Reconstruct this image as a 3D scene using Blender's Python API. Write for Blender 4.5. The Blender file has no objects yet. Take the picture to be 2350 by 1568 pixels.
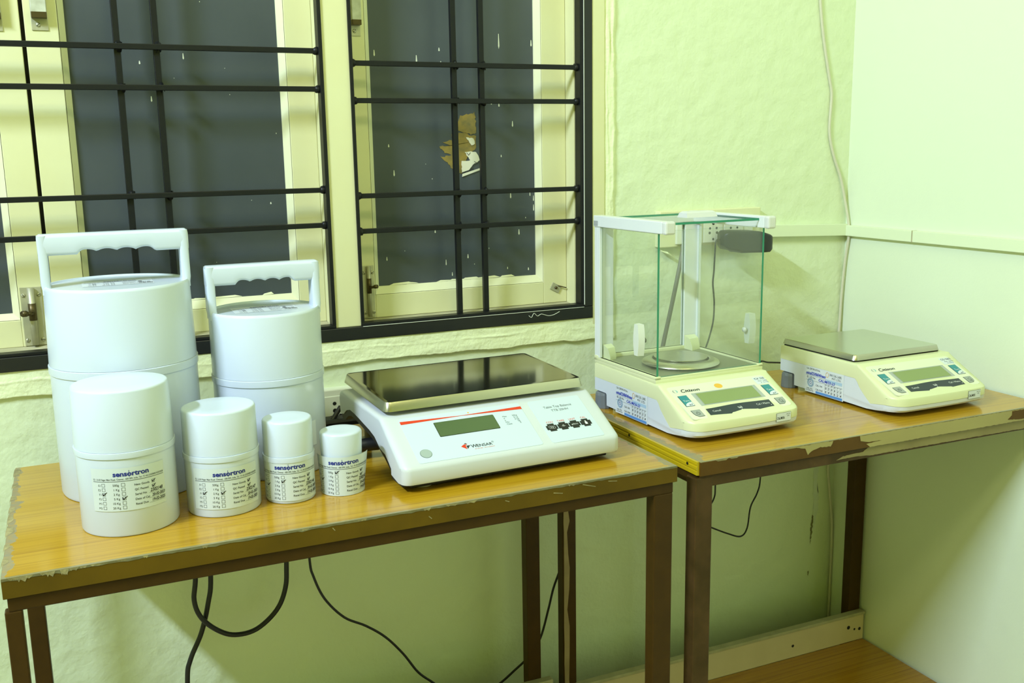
import bpy, bmesh, math, random
from mathutils import Vector, Matrix, noise
random.seed(7)
PI = math.pi
scene = bpy.context.scene
COL = scene.collection

# ------------------------------------------------------------------ camera
cam_d = bpy.data.cameras.new('camera')
cam_d.sensor_width = 36.0
cam_d.lens = 2285.0 / 2350.0 * 36.0
cam_d.clip_start = 0.02
cam_o = bpy.data.objects.new('camera', cam_d)
COL.objects.link(cam_o)
cr = (0.9117409, -0.4104179, -0.0169008)
cd = (-0.0923306, -0.1646727, -0.9820173)
cf = (0.4002544, 0.8969058, -0.1880330)
cam_o.matrix_world = Matrix(((cr[0], -cd[0], -cf[0], 0), (cr[1], -cd[1], -cf[1], 0),
                             (cr[2], -cd[2], -cf[2], 1.25), (0, 0, 0, 1)))
scene.camera = cam_o

# ------------------------------------------------------------------ world, lamps, exposure
world = bpy.data.worlds.new('world')
scene.world = world
world.use_nodes = True
world.node_tree.nodes['Background'].inputs[0].default_value = (0.01, 0.012, 0.012, 1)
world.node_tree.nodes['Background'].inputs[1].default_value = 1.0
scene.view_settings.view_transform = 'Standard'
scene.view_settings.look = 'None'
scene.view_settings.exposure = 0.0
scene.view_settings.gamma = 1.0
scene.view_settings.use_curve_mapping = False


def area_lamp(name, loc, target, sx, sy, power, color):
    d = bpy.data.lights.new(name, 'AREA')
    d.shape = 'RECTANGLE'
    d.size, d.size_y = sx, sy
    d.energy = power
    d.color = color
    o = bpy.data.objects.new(name, d)
    o.location = loc
    o.rotation_euler = (Vector(target) - Vector(loc)).to_track_quat('-Z', 'Y').to_euler()
    COL.objects.link(o)
    return o


# a fluorescent tube under the ceiling, up to the left of the tables, running towards the window
area_lamp('tube_lamp', (-1.6, 0.48, 2.85), (0.55, 0.48, 1.2), 0.75, 0.09, 95.0, (0.80, 0.965, 1.22))
# unseen fill light added overhead to brighten the wall and fronts
area_lamp('fill_lamp', (0.45, -0.35, 3.0), (0.8, 1.5, 0.9), 1.2, 0.25, 14.0, (1.0, 0.97, 0.50))

# ------------------------------------------------------------------ materials
MATS = {}


def mat(name, color, rough=0.5, metal=0.0, spec=0.5, bump=None, vary=None, coat=0.0):
    """bump=(scale, strength, distance); vary=(scale, amount, second colour)"""
    if name in MATS:
        return MATS[name]
    m = bpy.data.materials.new(name)
    m.use_nodes = True
    nt = m.node_tree
    b = nt.nodes['Principled BSDF']
    b.inputs['Base Color'].default_value = (*color, 1)
    b.inputs['Roughness'].default_value = rough
    b.inputs['Metallic'].default_value = metal
    b.inputs['Specular IOR Level'].default_value = spec
    b.inputs['Coat Weight'].default_value = coat
    tc = nt.nodes.new('ShaderNodeTexCoord')
    if vary:
        n = nt.nodes.new('ShaderNodeTexNoise')
        n.inputs['Scale'].default_value = vary[0]
        n.inputs['Detail'].default_value = 5
        nt.links.new(tc.outputs['Object'], n.inputs['Vector'])
        r = nt.nodes.new('ShaderNodeValToRGB')
        r.color_ramp.elements[0].position = 0.5 - vary[1]
        r.color_ramp.elements[1].position = 0.5 + vary[1]
        r.color_ramp.elements[0].color = (*color, 1)
        r.color_ramp.elements[1].color = (*vary[2], 1)
        nt.links.new(n.outputs['Fac'], r.inputs['Fac'])
        nt.links.new(r.outputs['Color'], b.inputs['Base Color'])
    if bump:
        prev = None
        for sc, st, di in (bump if isinstance(bump[0], tuple) else (bump,)):
            n = nt.nodes.new('ShaderNodeTexNoise')
            n.inputs['Scale'].default_value = sc
            n.inputs['Detail'].default_value = 6
            nt.links.new(tc.outputs['Object'], n.inputs['Vector'])
            bp = nt.nodes.new('ShaderNodeBump')
            bp.inputs['Strength'].default_value = st
            bp.inputs['Distance'].default_value = di
            nt.links.new(n.outputs['Fac'], bp.inputs['Height'])
            if prev:
                nt.links.new(prev.outputs['Normal'], bp.inputs['Normal'])
            prev = bp
        nt.links.new(prev.outputs['Normal'], b.inputs['Normal'])
    MATS[name] = m
    return m


def wood_mat(name, dark, light, rough, dirt_box=None, wear=0.0, dirt_col=(0.25, 0.24, 0.16)):
    """laminate printed with long wood grain along X; dirt_box=(x0,x1,y0,y1): worn grey rim just inside it"""
    m = bpy.data.materials.new(name)
    m.use_nodes = True
    nt = m.node_tree
    L = nt.links.new
    b = nt.nodes['Principled BSDF']
    b.inputs['Roughness'].default_value = rough
    b.inputs['Specular IOR Level'].default_value = 0.5
    b.inputs['IOR'].default_value = 1.75
    tc = nt.nodes.new('ShaderNodeTexCoord')
    mp = nt.nodes.new('ShaderNodeMapping')
    mp.inputs['Scale'].default_value = (1.3, 75, 75)
    L(tc.outputs['Object'], mp.inputs['Vector'])
    n = nt.nodes.new('ShaderNodeTexNoise')
    n.inputs['Scale'].default_value = 1.6
    n.inputs['Detail'].default_value = 7
    n.inputs['Roughness'].default_value = 0.62
    n.inputs['Distortion'].default_value = 0.35
    L(mp.outputs['Vector'], n.inputs['Vector'])
    r = nt.nodes.new('ShaderNodeValToRGB')
    e = r.color_ramp.elements
    e[0].position, e[0].color = 0.27, (*dark, 1)
    e[1].position, e[1].color = 0.52, (*light, 1)
    L(n.outputs['Fac'], r.inputs['Fac'])
    mp3 = nt.nodes.new('ShaderNodeMapping')
    mp3.inputs['Scale'].default_value = (0.9, 190, 190)
    L(tc.outputs['Object'], mp3.inputs['Vector'])
    n4 = nt.nodes.new('ShaderNodeTexNoise')
    n4.inputs['Scale'].default_value = 1.5
    n4.inputs['Detail'].default_value = 4
    n4.inputs['Distortion'].default_value = 0.2
    L(mp3.outputs['Vector'], n4.inputs['Vector'])
    r4 = nt.nodes.new('ShaderNodeValToRGB')
    r4.color_ramp.elements[0].position, r4.color_ramp.elements[0].color = 0.56, (0, 0, 0, 1)
    r4.color_ramp.elements[1].position, r4.color_ramp.elements[1].color = 0.66, (0.55, 0.55, 0.55, 1)
    L(n4.outputs['Fac'], r4.inputs['Fac'])
    mx4 = nt.nodes.new('ShaderNodeMix')
    mx4.data_type = 'RGBA'
    L(r4.outputs['Color'], mx4.inputs[0])
    L(r.outputs['Color'], mx4.inputs[6])
    mx4.inputs[7].default_value = (dark[0] * 0.72, dark[1] * 0.62, dark[2] * 0.5, 1)
    col = mx4.outputs[2]
    if dirt_box:
        sx = nt.nodes.new('ShaderNodeSeparateXYZ')
        L(tc.outputs['Object'], sx.inputs['Vector'])

        def M(op, a, bb):
            q = nt.nodes.new('ShaderNodeMath')
            q.operation = op
            for k, v in enumerate((a, bb)):
                if isinstance(v, (int, float)):
                    q.inputs[k].default_value = v
                else:
                    L(v, q.inputs[k])
            return q.outputs[0]
        x0, x1, y0, y1 = dirt_box
        dx = M('MINIMUM', M('SUBTRACT', sx.outputs['X'], x0), M('SUBTRACT', x1, sx.outputs['X']))
        dy = M('MULTIPLY', M('SUBTRACT', sx.outputs['Y'], y0), 10.0)
        dd = M('MINIMUM', dx, dy)
        n2 = nt.nodes.new('ShaderNodeTexNoise')
        n2.inputs['Scale'].default_value = 38
        n2.inputs['Detail'].default_value = 6
        L(tc.outputs['Object'], n2.inputs['Vector'])
        thr = M('SUBTRACT', M('MULTIPLY', n2.outputs['Fac'], 0.046), 0.0135 - wear)
        f = M('LESS_THAN', dd, thr)
        n3 = nt.nodes.new('ShaderNodeTexNoise')
        n3.inputs['Scale'].default_value = 120
        L(tc.outputs['Object'], n3.inputs['Vector'])
        f2 = M('MULTIPLY', f, M('ADD', 0.25, M('MULTIPLY', n3.outputs['Fac'], 1.0)))
        mx = nt.nodes.new('ShaderNodeMix')
        mx.data_type = 'RGBA'
        L(f2, mx.inputs[0])
        L(col, mx.inputs[6])
        mx.inputs[7].default_value = (*dirt_col, 1)
        col = mx.outputs[2]
        fs = M('LESS_THAN', M('SUBTRACT', sx.outputs['Y'], y0), M('ADD', 0.0035, M('MULTIPLY', n2.outputs['Fac'], 0.004)))
        mx2 = nt.nodes.new('ShaderNodeMix')
        mx2.data_type = 'RGBA'
        L(M('MULTIPLY', fs, 0.8), mx2.inputs[0])
        L(col, mx2.inputs[6])
        mx2.inputs[7].default_value = (0.24, 0.23, 0.12, 1)
        col = mx2.outputs[2]
        rr = nt.nodes.new('ShaderNodeMath')
        rr.operation = 'MULTIPLY_ADD'
        L(f, rr.inputs[0])
        rr.inputs[1].default_value = 0.4
        rr.inputs[2].default_value = rough
        L(rr.outputs[0], b.inputs['Roughness'])
    L(col, b.inputs['Base Color'])
    bp = nt.nodes.new('ShaderNodeBump')
    bp.inputs['Strength'].default_value = 0.04
    bp.inputs['Distance'].default_value = 0.0005
    L(n.outputs['Fac'], bp.inputs['Height'])
    L(bp.outputs['Normal'], b.inputs['Normal'])
    return m


def sheet_glass(name, tint, refl, veil):
    """clear window glass: lets light straight through, faintly tinted, with a mirror sheen"""
    m = bpy.data.materials.new(name)
    m.use_nodes = True
    nt = m.node_tree
    for n in list(nt.nodes):
        if n.type == 'BSDF_PRINCIPLED':
            nt.nodes.remove(n)
    out = [n for n in nt.nodes if n.type == 'OUTPUT_MATERIAL'][0]
    t = nt.nodes.new('ShaderNodeBsdfTransparent')
    t.inputs['Color'].default_value = (*tint, 1)
    g = nt.nodes.new('ShaderNodeBsdfGlossy')
    g.inputs['Roughness'].default_value = 0.02
    lw = nt.nodes.new('ShaderNodeLayerWeight')
    lw.inputs['Blend'].default_value = 0.25
    mu = nt.nodes.new('ShaderNodeMath')
    mu.operation = 'MULTIPLY'
    mu.inputs[1].default_value = refl
    nt.links.new(lw.outputs['Fresnel'], mu.inputs[0])
    mx = nt.nodes.new('ShaderNodeMixShader')
    nt.links.new(mu.outputs[0], mx.inputs[0])
    nt.links.new(t.outputs[0], mx.inputs[1])
    nt.links.new(g.outputs[0], mx.inputs[2])
    d = nt.nodes.new('ShaderNodeBsdfDiffuse')
    d.inputs['Color'].default_value = (0.75, 0.82, 0.74, 1)
    m2 = nt.nodes.new('ShaderNodeMixShader')
    m2.inputs[0].default_value = veil  # even pale diffuse mix over the pane, heavier on the front glass
    nt.links.new(mx.outputs[0], m2.inputs[1])
    nt.links.new(d.outputs[0], m2.inputs[2])
    nt.links.new(m2.outputs[0], out.inputs['Surface'])
    return m


WALL = mat('wall_paint', (0.78, 0.86, 0.60), 0.42, bump=((230, 0.22, 0.0012), (24, 0.8, 0.006)),
           vary=(2.2, 0.3, (0.76, 0.85, 0.585)))
WALL_R = mat('wall_paint_right', (0.79, 0.87, 0.66), 0.40, bump=((230, 0.15, 0.001), (22, 0.3, 0.003)))
WALL_FAR = mat('wall_paint_far', (0.74, 0.74, 0.18), 0.5)
PLASTER = mat('plaster_paint', (0.84, 0.89, 0.57), 0.5, bump=((160, 0.35, 0.0015), (40, 0.7, 0.004)))
CREAM_WOOD = mat('cream_frame_paint', (0.765, 0.765, 0.47), 0.38, bump=(70, 0.12, 0.001), vary=(9, 0.35, (0.745, 0.72, 0.40)))
BEAD = mat('bead_paint', (0.80, 0.80, 0.52), 0.45, bump=(90, 0.2, 0.001))
SILL = mat('sill_cement', (0.50, 0.47, 0.30), 0.8, bump=(120, 0.4, 0.002), vary=(25, 0.25, (0.36, 0.34, 0.20)))
PANE = mat('grimy_glass', (0.054, 0.066, 0.077), 0.32, spec=0.4, vary=(5.0, 0.28, (0.082, 0.096, 0.108)), bump=(300, 0.05, 0.0004))
BLACK_IRON = mat('black_iron', (0.007, 0.008, 0.009), 0.42, spec=0.3, bump=(150, 0.3, 0.0006))
BLACK_WOOD = mat('black_border_paint', (0.009, 0.010, 0.012), 0.40, bump=(60, 0.3, 0.0008))
FLAKE = mat('white_paint_fleck', (0.75, 0.78, 0.66), 0.6)
BROWN_TAPE = mat('brown_tape', (0.36, 0.25, 0.05), 0.4, vary=(60, 0.2, (0.18, 0.15, 0.05)))
PAPER = mat('paper', (0.80, 0.78, 0.62), 0.6)
ZINC = mat('aged_zinc', (0.42, 0.41, 0.30), 0.45, 0.5, bump=(90, 0.4, 0.001), vary=(35, 0.3, (0.60, 0.58, 0.40)))
BRASS = mat('dark_brass', (0.10, 0.075, 0.03), 0.4, 0.7)
TRUNK = mat('trunking_paint', (0.79, 0.87, 0.62), 0.4)
IRON_BROWN = mat('brown_enamel', (0.044, 0.021, 0.002), 0.45, spec=0.2, bump=(60, 0.25, 0.001), vary=(30, 0.3, (0.062, 0.029, 0.003)))
IRON_WORN = mat('worn_brown_enamel', (0.050, 0.028, 0.006), 0.5, spec=0.2, bump=(60, 0.5, 0.001), vary=(26, 0.2, (0.085, 0.045, 0.014)))
EDGE_WOOD = mat('table_edge_band', (0.095, 0.056, 0.002), 0.5, spec=0.2, bump=(60, 0.3, 0.001), vary=(16, 0.25, (0.135, 0.078, 0.003)))
EDGE_WORN = mat('worn_edge_band', (0.085, 0.038, 0.003), 0.5, spec=0.2, bump=(60, 0.3, 0.001), vary=(14, 0.3, (0.12, 0.060, 0.008)))
VENEER = mat('pale_veneer', (0.40, 0.34, 0.12), 0.5, bump=(60, 0.2, 0.001), vary=(7, 0.3, (0.34, 0.28, 0.10)))
CHIP = mat('chipped_edge', (0.42, 0.36, 0.16), 0.7, bump=(200, 0.8, 0.002), vary=(60, 0.2, (0.20, 0.17, 0.08)))
CHIP_DIM = mat('worn_arris', (0.22, 0.21, 0.11), 0.6, bump=(200, 0.6, 0.001), vary=(50, 0.2, (0.13, 0.11, 0.04)))
YELLOW = mat('yellow_strip', (0.52, 0.37, 0.006), 0.35)
BOARD = mat('cream_board', (0.66, 0.56, 0.36), 0.5, bump=(60, 0.2, 0.001), vary=(12, 0.3, (0.58, 0.48, 0.28)))
FLOOR = mat('floor_tile', (0.50, 0.47, 0.28), 0.35, vary=(3, 0.3, (0.45, 0.42, 0.25)))
JAR = mat('jar_plastic', (0.62, 0.69, 0.77), 0.27, bump=(500, 0.05, 0.0004))
LABEL_P = mat('label_film', (0.62, 0.685, 0.68), 0.28)
INK = mat('print_black', (0.02, 0.024, 0.03), 0.5)
INK_GREY = mat('print_grey', (0.09, 0.11, 0.11), 0.5)
PEN = mat('pen_black', (0.006, 0.006, 0.012), 0.5)
INK_BLUE = mat('print_blue', (0.008, 0.02, 0.22), 0.5)
PEN_BLUE = mat('pen_blue', (0.03, 0.06, 0.50), 0.5)
STEEL = mat('pan_steel', (0.33, 0.32, 0.25), 0.10, 1.0)
STEEL_RIM = mat('brushed_steel', (0.52, 0.50, 0.40), 0.26, 1.0, bump=(900, 0.03, 0.0002))
STEEL_SATIN = mat('satin_steel', (0.62, 0.60, 0.50), 0.30, 1.0)
SCALE_W = mat('scale_shell', (0.62, 0.655, 0.67), 0.30)
SCALE_B = mat('scale_chassis', (0.012, 0.011, 0.010), 0.5)
OVERLAY = mat('panel_overlay', (0.60, 0.70, 0.76), 0.32)
LCD_DARK = mat('lcd_dark_green', (0.070, 0.115, 0.042), 0.18, coat=0.3)
LCD_PALE = mat('lcd_pale_green', (0.26, 0.33, 0.12), 0.22)
LCD_BEZEL = mat('lcd_bezel', (0.42, 0.46, 0.42), 0.35)
RED = mat('print_red', (0.70, 0.045, 0.012), 0.4)
KEY_BLACK = mat('key_black', (0.010, 0.010, 0.011), 0.4)
KEY_WHITE = mat('print_white', (0.80, 0.82, 0.80), 0.5)
CREAM = mat('balance_cream', (0.74, 0.77, 0.47), 0.38)
CREAM_PANEL = mat('balance_panel', (0.80, 0.82, 0.62), 0.32)
BAL_WHITE = mat('balance_white', (0.70, 0.75, 0.83), 0.40)
TEAL = mat('teal_key', (0.03, 0.27, 0.30), 0.35)
TEAL_LOGO = mat('teal_logo', (0.25, 0.52, 0.48), 0.4)
NAVY = mat('navy_bar', (0.022, 0.032, 0.045), 0.35)
KEY_GREY = mat('grey_key', (0.36, 0.39, 0.35), 0.4)
FOOT_GREY = mat('grey_foot', (0.17, 0.19, 0.21), 0.45)
ORANGE_DOT = mat('orange_dot', (0.85, 0.48, 0.06), 0.5)
BLUE_BAND = mat('blue_band', (0.10, 0.28, 0.66), 0.4)
BLUE_PALE = mat('pale_blue_band', (0.42, 0.60, 0.78), 0.4)
STICKER = mat('sticker_white', (0.72, 0.78, 0.82), 0.35)
ALU = mat('white_aluminium', (0.78, 0.81, 0.80), 0.32)
ALU_CAP = mat('white_end_cap', (0.70, 0.71, 0.68), 0.4)
GLASS = sheet_glass('chamber_glass', (0.985, 0.997, 0.987), 0.14, 0.012)
GLASS_FRONT = sheet_glass('chamber_front_glass', (0.985, 0.997, 0.987), 0.22, 0.070)
GLASS_EDGE = mat('glass_edge_green', (0.03, 0.26, 0.15), 0.12)
HANDLE = mat('frosted_handle', (0.74, 0.77, 0.66), 0.5)
TRAY = mat('tray_grey', (0.24, 0.25, 0.15), 0.35, 0.2)
RUBBER = mat('black_cable', (0.007, 0.007, 0.008), 0.45)
ADAPTER = mat('adapter_black', (0.014, 0.016, 0.014), 0.42)
GREY_CABLE = mat('grey_cable', (0.17, 0.17, 0.13), 0.5)
WHITE_CABLE = mat('white_cable', (0.68, 0.66, 0.50), 0.5)
MODULE = mat('socket_white', (0.78, 0.80, 0.68), 0.3)
BOARD_CREAM = mat('switchboard_cream', (0.80, 0.80, 0.50), 0.45, bump=(80, 0.4, 0.001))
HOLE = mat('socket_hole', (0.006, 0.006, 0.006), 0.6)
TABLE_L = wood_mat('laminate_left', (0.36, 0.185, 0.004), (0.50, 0.285, 0.012), 0.15, (-0.109, 0.862, 1.289, 1.775))
TABLE_R = wood_mat('laminate_right', (0.36, 0.185, 0.004), (0.50, 0.285, 0.012), 0.15, (0.900, 2.2, 1.286, 1.775), 0.010)
SHELF = wood_mat('laminate_shelf', (0.25, 0.115, 0.004), (0.37, 0.185, 0.008), 0.25)


# ------------------------------------------------------------------ mesh helpers
class MB:
    """collects shapes and links them as ONE mesh object"""

    def __init__(self):
        self.v, self.f, self.m, self.s = [], [], [], []
        self.mats = []

    def mi(self, m):
        if m not in self.mats:
            self.mats.append(m)
        return self.mats.index(m)

    def add(self, vs, fs, m, smooth=False):
        o = len(self.v)
        self.v += [tuple(p) for p in vs]
        k = self.mi(m)
        for f in fs:
            self.f.append(tuple(i + o for i in f))
            self.m.append(k)
            self.s.append(smooth)

    def bm(self, bm, m, smooth=False, T=None):
        bm.verts.ensure_lookup_table()
        bm.verts.index_update()
        vs = [(T @ v.co if T else v.co.copy()) for v in bm.verts]
        self.add(vs, [[v.index for v in f.verts] for f in bm.faces], m, smooth)
        bm.free()

    def box(self, x0, x1, y0, y1, z0, z1, m, bevel=0.0, seg=2, T=None):
        bm = bmesh.new()
        bmesh.ops.create_cube(bm, size=1)
        for v in bm.verts:
            v.co = Vector(((x0 + x1) / 2 + v.co.x * (x1 - x0), (y0 + y1) / 2 + v.co.y * (y1 - y0), (z0 + z1) / 2 + v.co.z * (z1 - z0)))
        if bevel > 0:
            bmesh.ops.bevel(bm, geom=bm.edges[:], offset=bevel, segments=seg, profile=0.5, affect='EDGES')
        self.bm(bm, m, False, T)

    def lathe(self, prof, c, m, n=72, smooth=True):
        """prof: [(r, z)...] bottom to top"""
        vs, fs = [], []
        for r, z in prof:
            for k in range(n):
                a = 2 * PI * k / n
                vs.append((c[0] + r * math.cos(a), c[1] + r * math.sin(a), c[2] + z))
        for j in range(len(prof) - 1):
            for k in range(n):
                k2 = (k + 1) % n
                fs.append((j * n + k, j * n + k2, (j + 1) * n + k2, (j + 1) * n + k))
        fs.append(tuple(range(n))[::-1])
        fs.append(tuple((len(prof) - 1) * n + k for k in range(n)))
        self.add(vs, fs, m, smooth)

    def tube(self, pts, r, m, n=10, sub=6, closed=False):
        P = catmull(pts, sub) if sub > 1 else [Vector(p) for p in pts]
        vs, fs = [], []
        up = Vector((0.13, 0.9, 0.21)).normalized()
        for i, p in enumerate(P):
            t = (P[min(i + 1, len(P) - 1)] - P[max(i - 1, 0)]).normalized()
            a = up - t * up.dot(t)
            if a.length < 1e-4:
                a = t.orthogonal()
            a.normalize()
            up = a
            b = t.cross(a)
            for k in range(n):
                w = 2 * PI * k / n
                vs.append(p + a * (r * math.cos(w)) + b * (r * math.sin(w)))
        for j in range(len(P) - 1):
            for k in range(n):
                k2 = (k + 1) % n
                fs.append((j * n + k, j * n + k2, (j + 1) * n + k2, (j + 1) * n + k))
        fs.append(tuple(range(n))[::-1])
        fs.append(tuple((len(P) - 1) * n + k for k in range(n)))
        self.add(vs, fs, m, True)

    def sections(self, secs, m, smooth=False, close=True):
        """list of equally long closed rings of points, skinned and capped"""
        n = len(secs[0])
        vs = [p for s in secs for p in s]
        fs = []
        for j in range(len(secs) - 1):
            for k in range(n):
                k2 = (k + 1) % n
                fs.append((j * n + k, j * n + k2, (j + 1) * n + k2, (j + 1) * n + k))
        if close:
            fs.append(tuple(range(n))[::-1])
            fs.append(tuple((len(secs) - 1) * n + k for k in range(n)))
        self.add(vs, fs, m, smooth)

    def poly(self, pts, mapf, m, h=0.0, h0=None):
        """flat polygon in (u, v); with h0 a slab from h0 to h"""
        n = len(pts)
        top = [mapf(u, v, h) for u, v in pts]
        if h0 is None:
            self.add(top, [tuple(range(n))], m)
        else:
            bot = [mapf(u, v, h0) for u, v in pts]
            self.add(top + bot, [tuple(range(n)), tuple(range(2 * n - 1, n - 1, -1))] +
                     [(k, k + n, (k + 1) % n + n, (k + 1) % n) for k in range(n)], m)

    def stroke(self, pts, w, mapf, m, h=0.0):
        """a pen or rule line in (u, v)"""
        for (a, b) in zip(pts[:-1], pts[1:]):
            d = Vector((b[0] - a[0], b[1] - a[1]))
            if d.length < 1e-7:
                continue
            L = d.length
            d.normalize()
            q = Vector((-d.y, d.x)) * w / 2
            a2 = Vector(a) - d * w * 0.3
            b2 = Vector(b) + d * w * 0.3
            k = max(1, int(L / 0.004))
            vs, fs = [], []
            for i in range(k + 1):
                c = a2.lerp(b2, i / k)
                vs.append(mapf(c.x + q.x, c.y + q.y, h))
                vs.append(mapf(c.x - q.x, c.y - q.y, h))
            for i in range(k):
                fs.append((2 * i, 2 * i + 1, 2 * i + 3, 2 * i + 2))
            self.add(vs, fs, m)

    def text(self, s, size, u, v, mapf, m, h=0.0, align='LEFT', bold=0.0, shear=0.0, width=None, sx=1.0):
        """v grows downwards on the label, letters stand up; (u, v) is the baseline start, middle or end"""
        vs, fs, w = glyphs(s, bold, shear)
        k = size
        kx = size * sx
        if width:
            kx = width / max(w, 1e-6)
        off = {'LEFT': 0, 'CENTER': -w * kx / 2, 'RIGHT': -w * kx}[align]
        self.add([mapf(u + off + x * kx, v - y * k, h) for x, y in vs], fs, m)

    def build(self, name, parent=None, autosmooth=None):
        me = bpy.data.meshes.new(name)
        me.from_pydata(self.v, [], self.f)
        for m in self.mats:
            me.materials.append(m)
        me.polygons.foreach_set('material_index', self.m)
        me.polygons.foreach_set('use_smooth', self.s)
        me.update()
        bm = bmesh.new()
        bm.from_mesh(me)
        if len(bm.faces) < 60000:
            bmesh.ops.recalc_face_normals(bm, faces=bm.faces[:])
        bm.to_mesh(me)
        bm.free()
        if autosmooth:
            me.polygons.foreach_set('use_smooth', [True] * len(me.polygons))
            me.set_sharp_from_angle(angle=math.radians(autosmooth))
        o = bpy.data.objects.new(name, me)
        COL.objects.link(o)
        if parent:
            o.parent = parent
        return o


def catmull(pts, sub):
    P = [Vector(p) for p in pts]
    out = []
    for i in range(len(P) - 1):
        p0, p1, p2, p3 = P[max(i - 1, 0)], P[i], P[i + 1], P[min(i + 2, len(P) - 1)]
        for k in range(sub):
            t = k / sub
            out.append(0.5 * (2 * p1 + (p2 - p0) * t + (2 * p0 - 5 * p1 + 4 * p2 - p3) * t * t + (3 * p1 - p0 - 3 * p2 + p3) * t ** 3))
    out.append(P[-1])
    return out


GL = {}


def glyphs(s, bold=0.0, shear=0.0):
    key = (s, bold, shear)
    if key in GL:
        return GL[key]
    cu = bpy.data.curves.new('writing', 'FONT')
    cu.body = s
    cu.size = 1.0
    cu.offset = bold
    cu.shear = shear
    cu.resolution_u = 3
    ob = bpy.data.objects.new('writing', cu)
    COL.objects.link(ob)
    bpy.context.view_layer.update()
    me = ob.evaluated_get(bpy.context.evaluated_depsgraph_get()).to_mesh()
    vs = [(v.co.x, v.co.y) for v in me.vertices]
    fs = [tuple(p.vertices) for p in me.polygons]
    x0 = min([v[0] for v in vs] or [0])
    vs = [(x - x0, y) for x, y in vs]
    w = max([v[0] for v in vs] or [0])
    ob.evaluated_get(bpy.context.evaluated_depsgraph_get()).to_mesh_clear()
    bpy.data.objects.remove(ob)
    bpy.data.curves.remove(cu)
    GL[key] = (vs, fs, w)
    return GL[key]


def ragged(pts, amp, seed):
    rnd = random.Random(seed)
    out = []
    for (a, b) in zip(pts, pts[1:] + pts[:1]):
        k = max(2, int((Vector(a) - Vector(b)).length / 0.004))
        for i in range(k):
            q = Vector(a).lerp(Vector(b), i / k)
            out.append((q.x + rnd.uniform(-amp, amp), q.y + rnd.uniform(-amp, amp)))
    return out


def tag(o, label, cat, group=None, kind=None):
    o['label'] = label
    o['category'] = cat
    if group:
        o['group'] = group
    if kind:
        o['kind'] = kind
    return o


def thing(name, label, cat, loc=(0, 0, 0), rz=0.0, group=None, kind=None):
    o = bpy.data.objects.new(name, None)
    o.empty_display_size = 0.05
    o.location = loc
    o.rotation_euler = (0, 0, rz)
    COL.objects.link(o)
    return tag(o, label, cat, group, kind)


def rrect(u0, u1, v0, v1, r, n=5):
    out = []
    for cx, cy, a in ((u1 - r, v1 - r, 0), (u0 + r, v1 - r, 90), (u0 + r, v0 + r, 180), (u1 - r, v0 + r, 270)):
        for k in range(n + 1):
            w = math.radians(a + 90 * k / n)
            out.append((cx + r * math.cos(w), cy + r * math.sin(w)))
    return out


def ellipse(cu, cv, ru, rv, n=24):
    return [(cu + ru * math.cos(2 * PI * k / n), cv + rv * math.sin(2 * PI * k / n)) for k in range(n)]


# ================================================================== ROOM
YW = 1.863          # back wall
XR = 1.715          # right wall
XL, YF, ZC = -2.4, -2.8, 3.1
OX0, OX1, OZ0, OZ1 = -1.25, 1.0204, 0.8950, 2.05     # window opening with its black border


def grid_wall(name, x0, x1, z0, z1, fy, m, nx, nz):
    b = MB()
    vs, fs = [], []
    for j in range(nz + 1):
        for i in range(nx + 1):
            x = x0 + (x1 - x0) * i / nx
            z = z0 + (z1 - z0) * j / nz
            vs.append(fy(x, z))
    for j in range(nz):
        for i in range(nx):
            a = j * (nx + 1) + i
            fs.append((a, a + 1, a + nx + 2, a + nx + 1))
    b.add(vs, fs, m, True)
    return b


wb = MB()
wb.box(XL, XR, YW, YW + 0.16, 0, OZ0, WALL)
wb.box(OX1, XR, YW, YW + 0.16, OZ0, OZ1, WALL)
wb.box(XL, OX0, YW, YW + 0.16, OZ0, OZ1, WALL)
wb.box(XL, XR, YW, YW + 0.16, OZ1, ZC, WALL)
BARE = mat('bare_plaster', (0.72, 0.80, 0.62), 0.7, bump=(120, 0.6, 0.002))
MOULD = mat('wall_mould', (0.20, 0.19, 0.08), 0.8)
mpw = lambda u, v, h: (u, YW - h, v)
wb.poly(ragged([(1.640, 0.66), (1.652, 0.66), (1.656, 0.56), (1.668, 0.50), (1.660, 0.44), (1.668, 0.36), (1.655, 0.30), (1.650, 0.40), (1.645, 0.50)], 0.0025, 40), mpw, BARE, 0.0009)
wb.poly(ragged([(1.648, 0.340), (1.652, 0.335), (1.650, 0.290), (1.646, 0.262), (1.645, 0.300)], 0.0015, 41), mpw, MOULD, 0.0012)
wb.poly(ragged([(1.640, 0.190), (1.644, 0.190), (1.643, 0.172)], 0.001, 42), mpw, MOULD, 0.0012)
tag(wb.build('wall_back'), 'pale green back wall holding the grilled windows', 'wall', kind='structure')
w = MB()
w.box(XR, XR + 0.12, YF, YW + 0.16, 0, ZC, WALL_R)
tag(w.build('wall_right'), 'pale green wall on the right side of the corner', 'wall', kind='structure')
w = MB()
w.box(XL - 0.12, XL, YF, YW + 0.16, 0, ZC, WALL_FAR)
tag(w.build('wall_left'), 'pale green wall on the left, out of frame', 'wall', kind='structure')
w = MB()
w.box(XL, XR, YF - 0.12, YF, 0, ZC, WALL_FAR)
tag(w.build('wall_front'), 'pale green wall behind the viewer', 'wall', kind='structure')
w = MB()
w.box(XL - 0.12, XR + 0.12, YF - 0.12, YW + 0.16, -0.1, 0, FLOOR)
tag(w.build('floor'), 'beige tiled floor under the tables', 'floor', kind='structure')
w = MB()
w.box(XL - 0.12, XR + 0.12, YF - 0.12, YW + 0.16, ZC, ZC + 0.1, mat('ceiling_paint', (0.76, 0.77, 0.34), 0.7))
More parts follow.
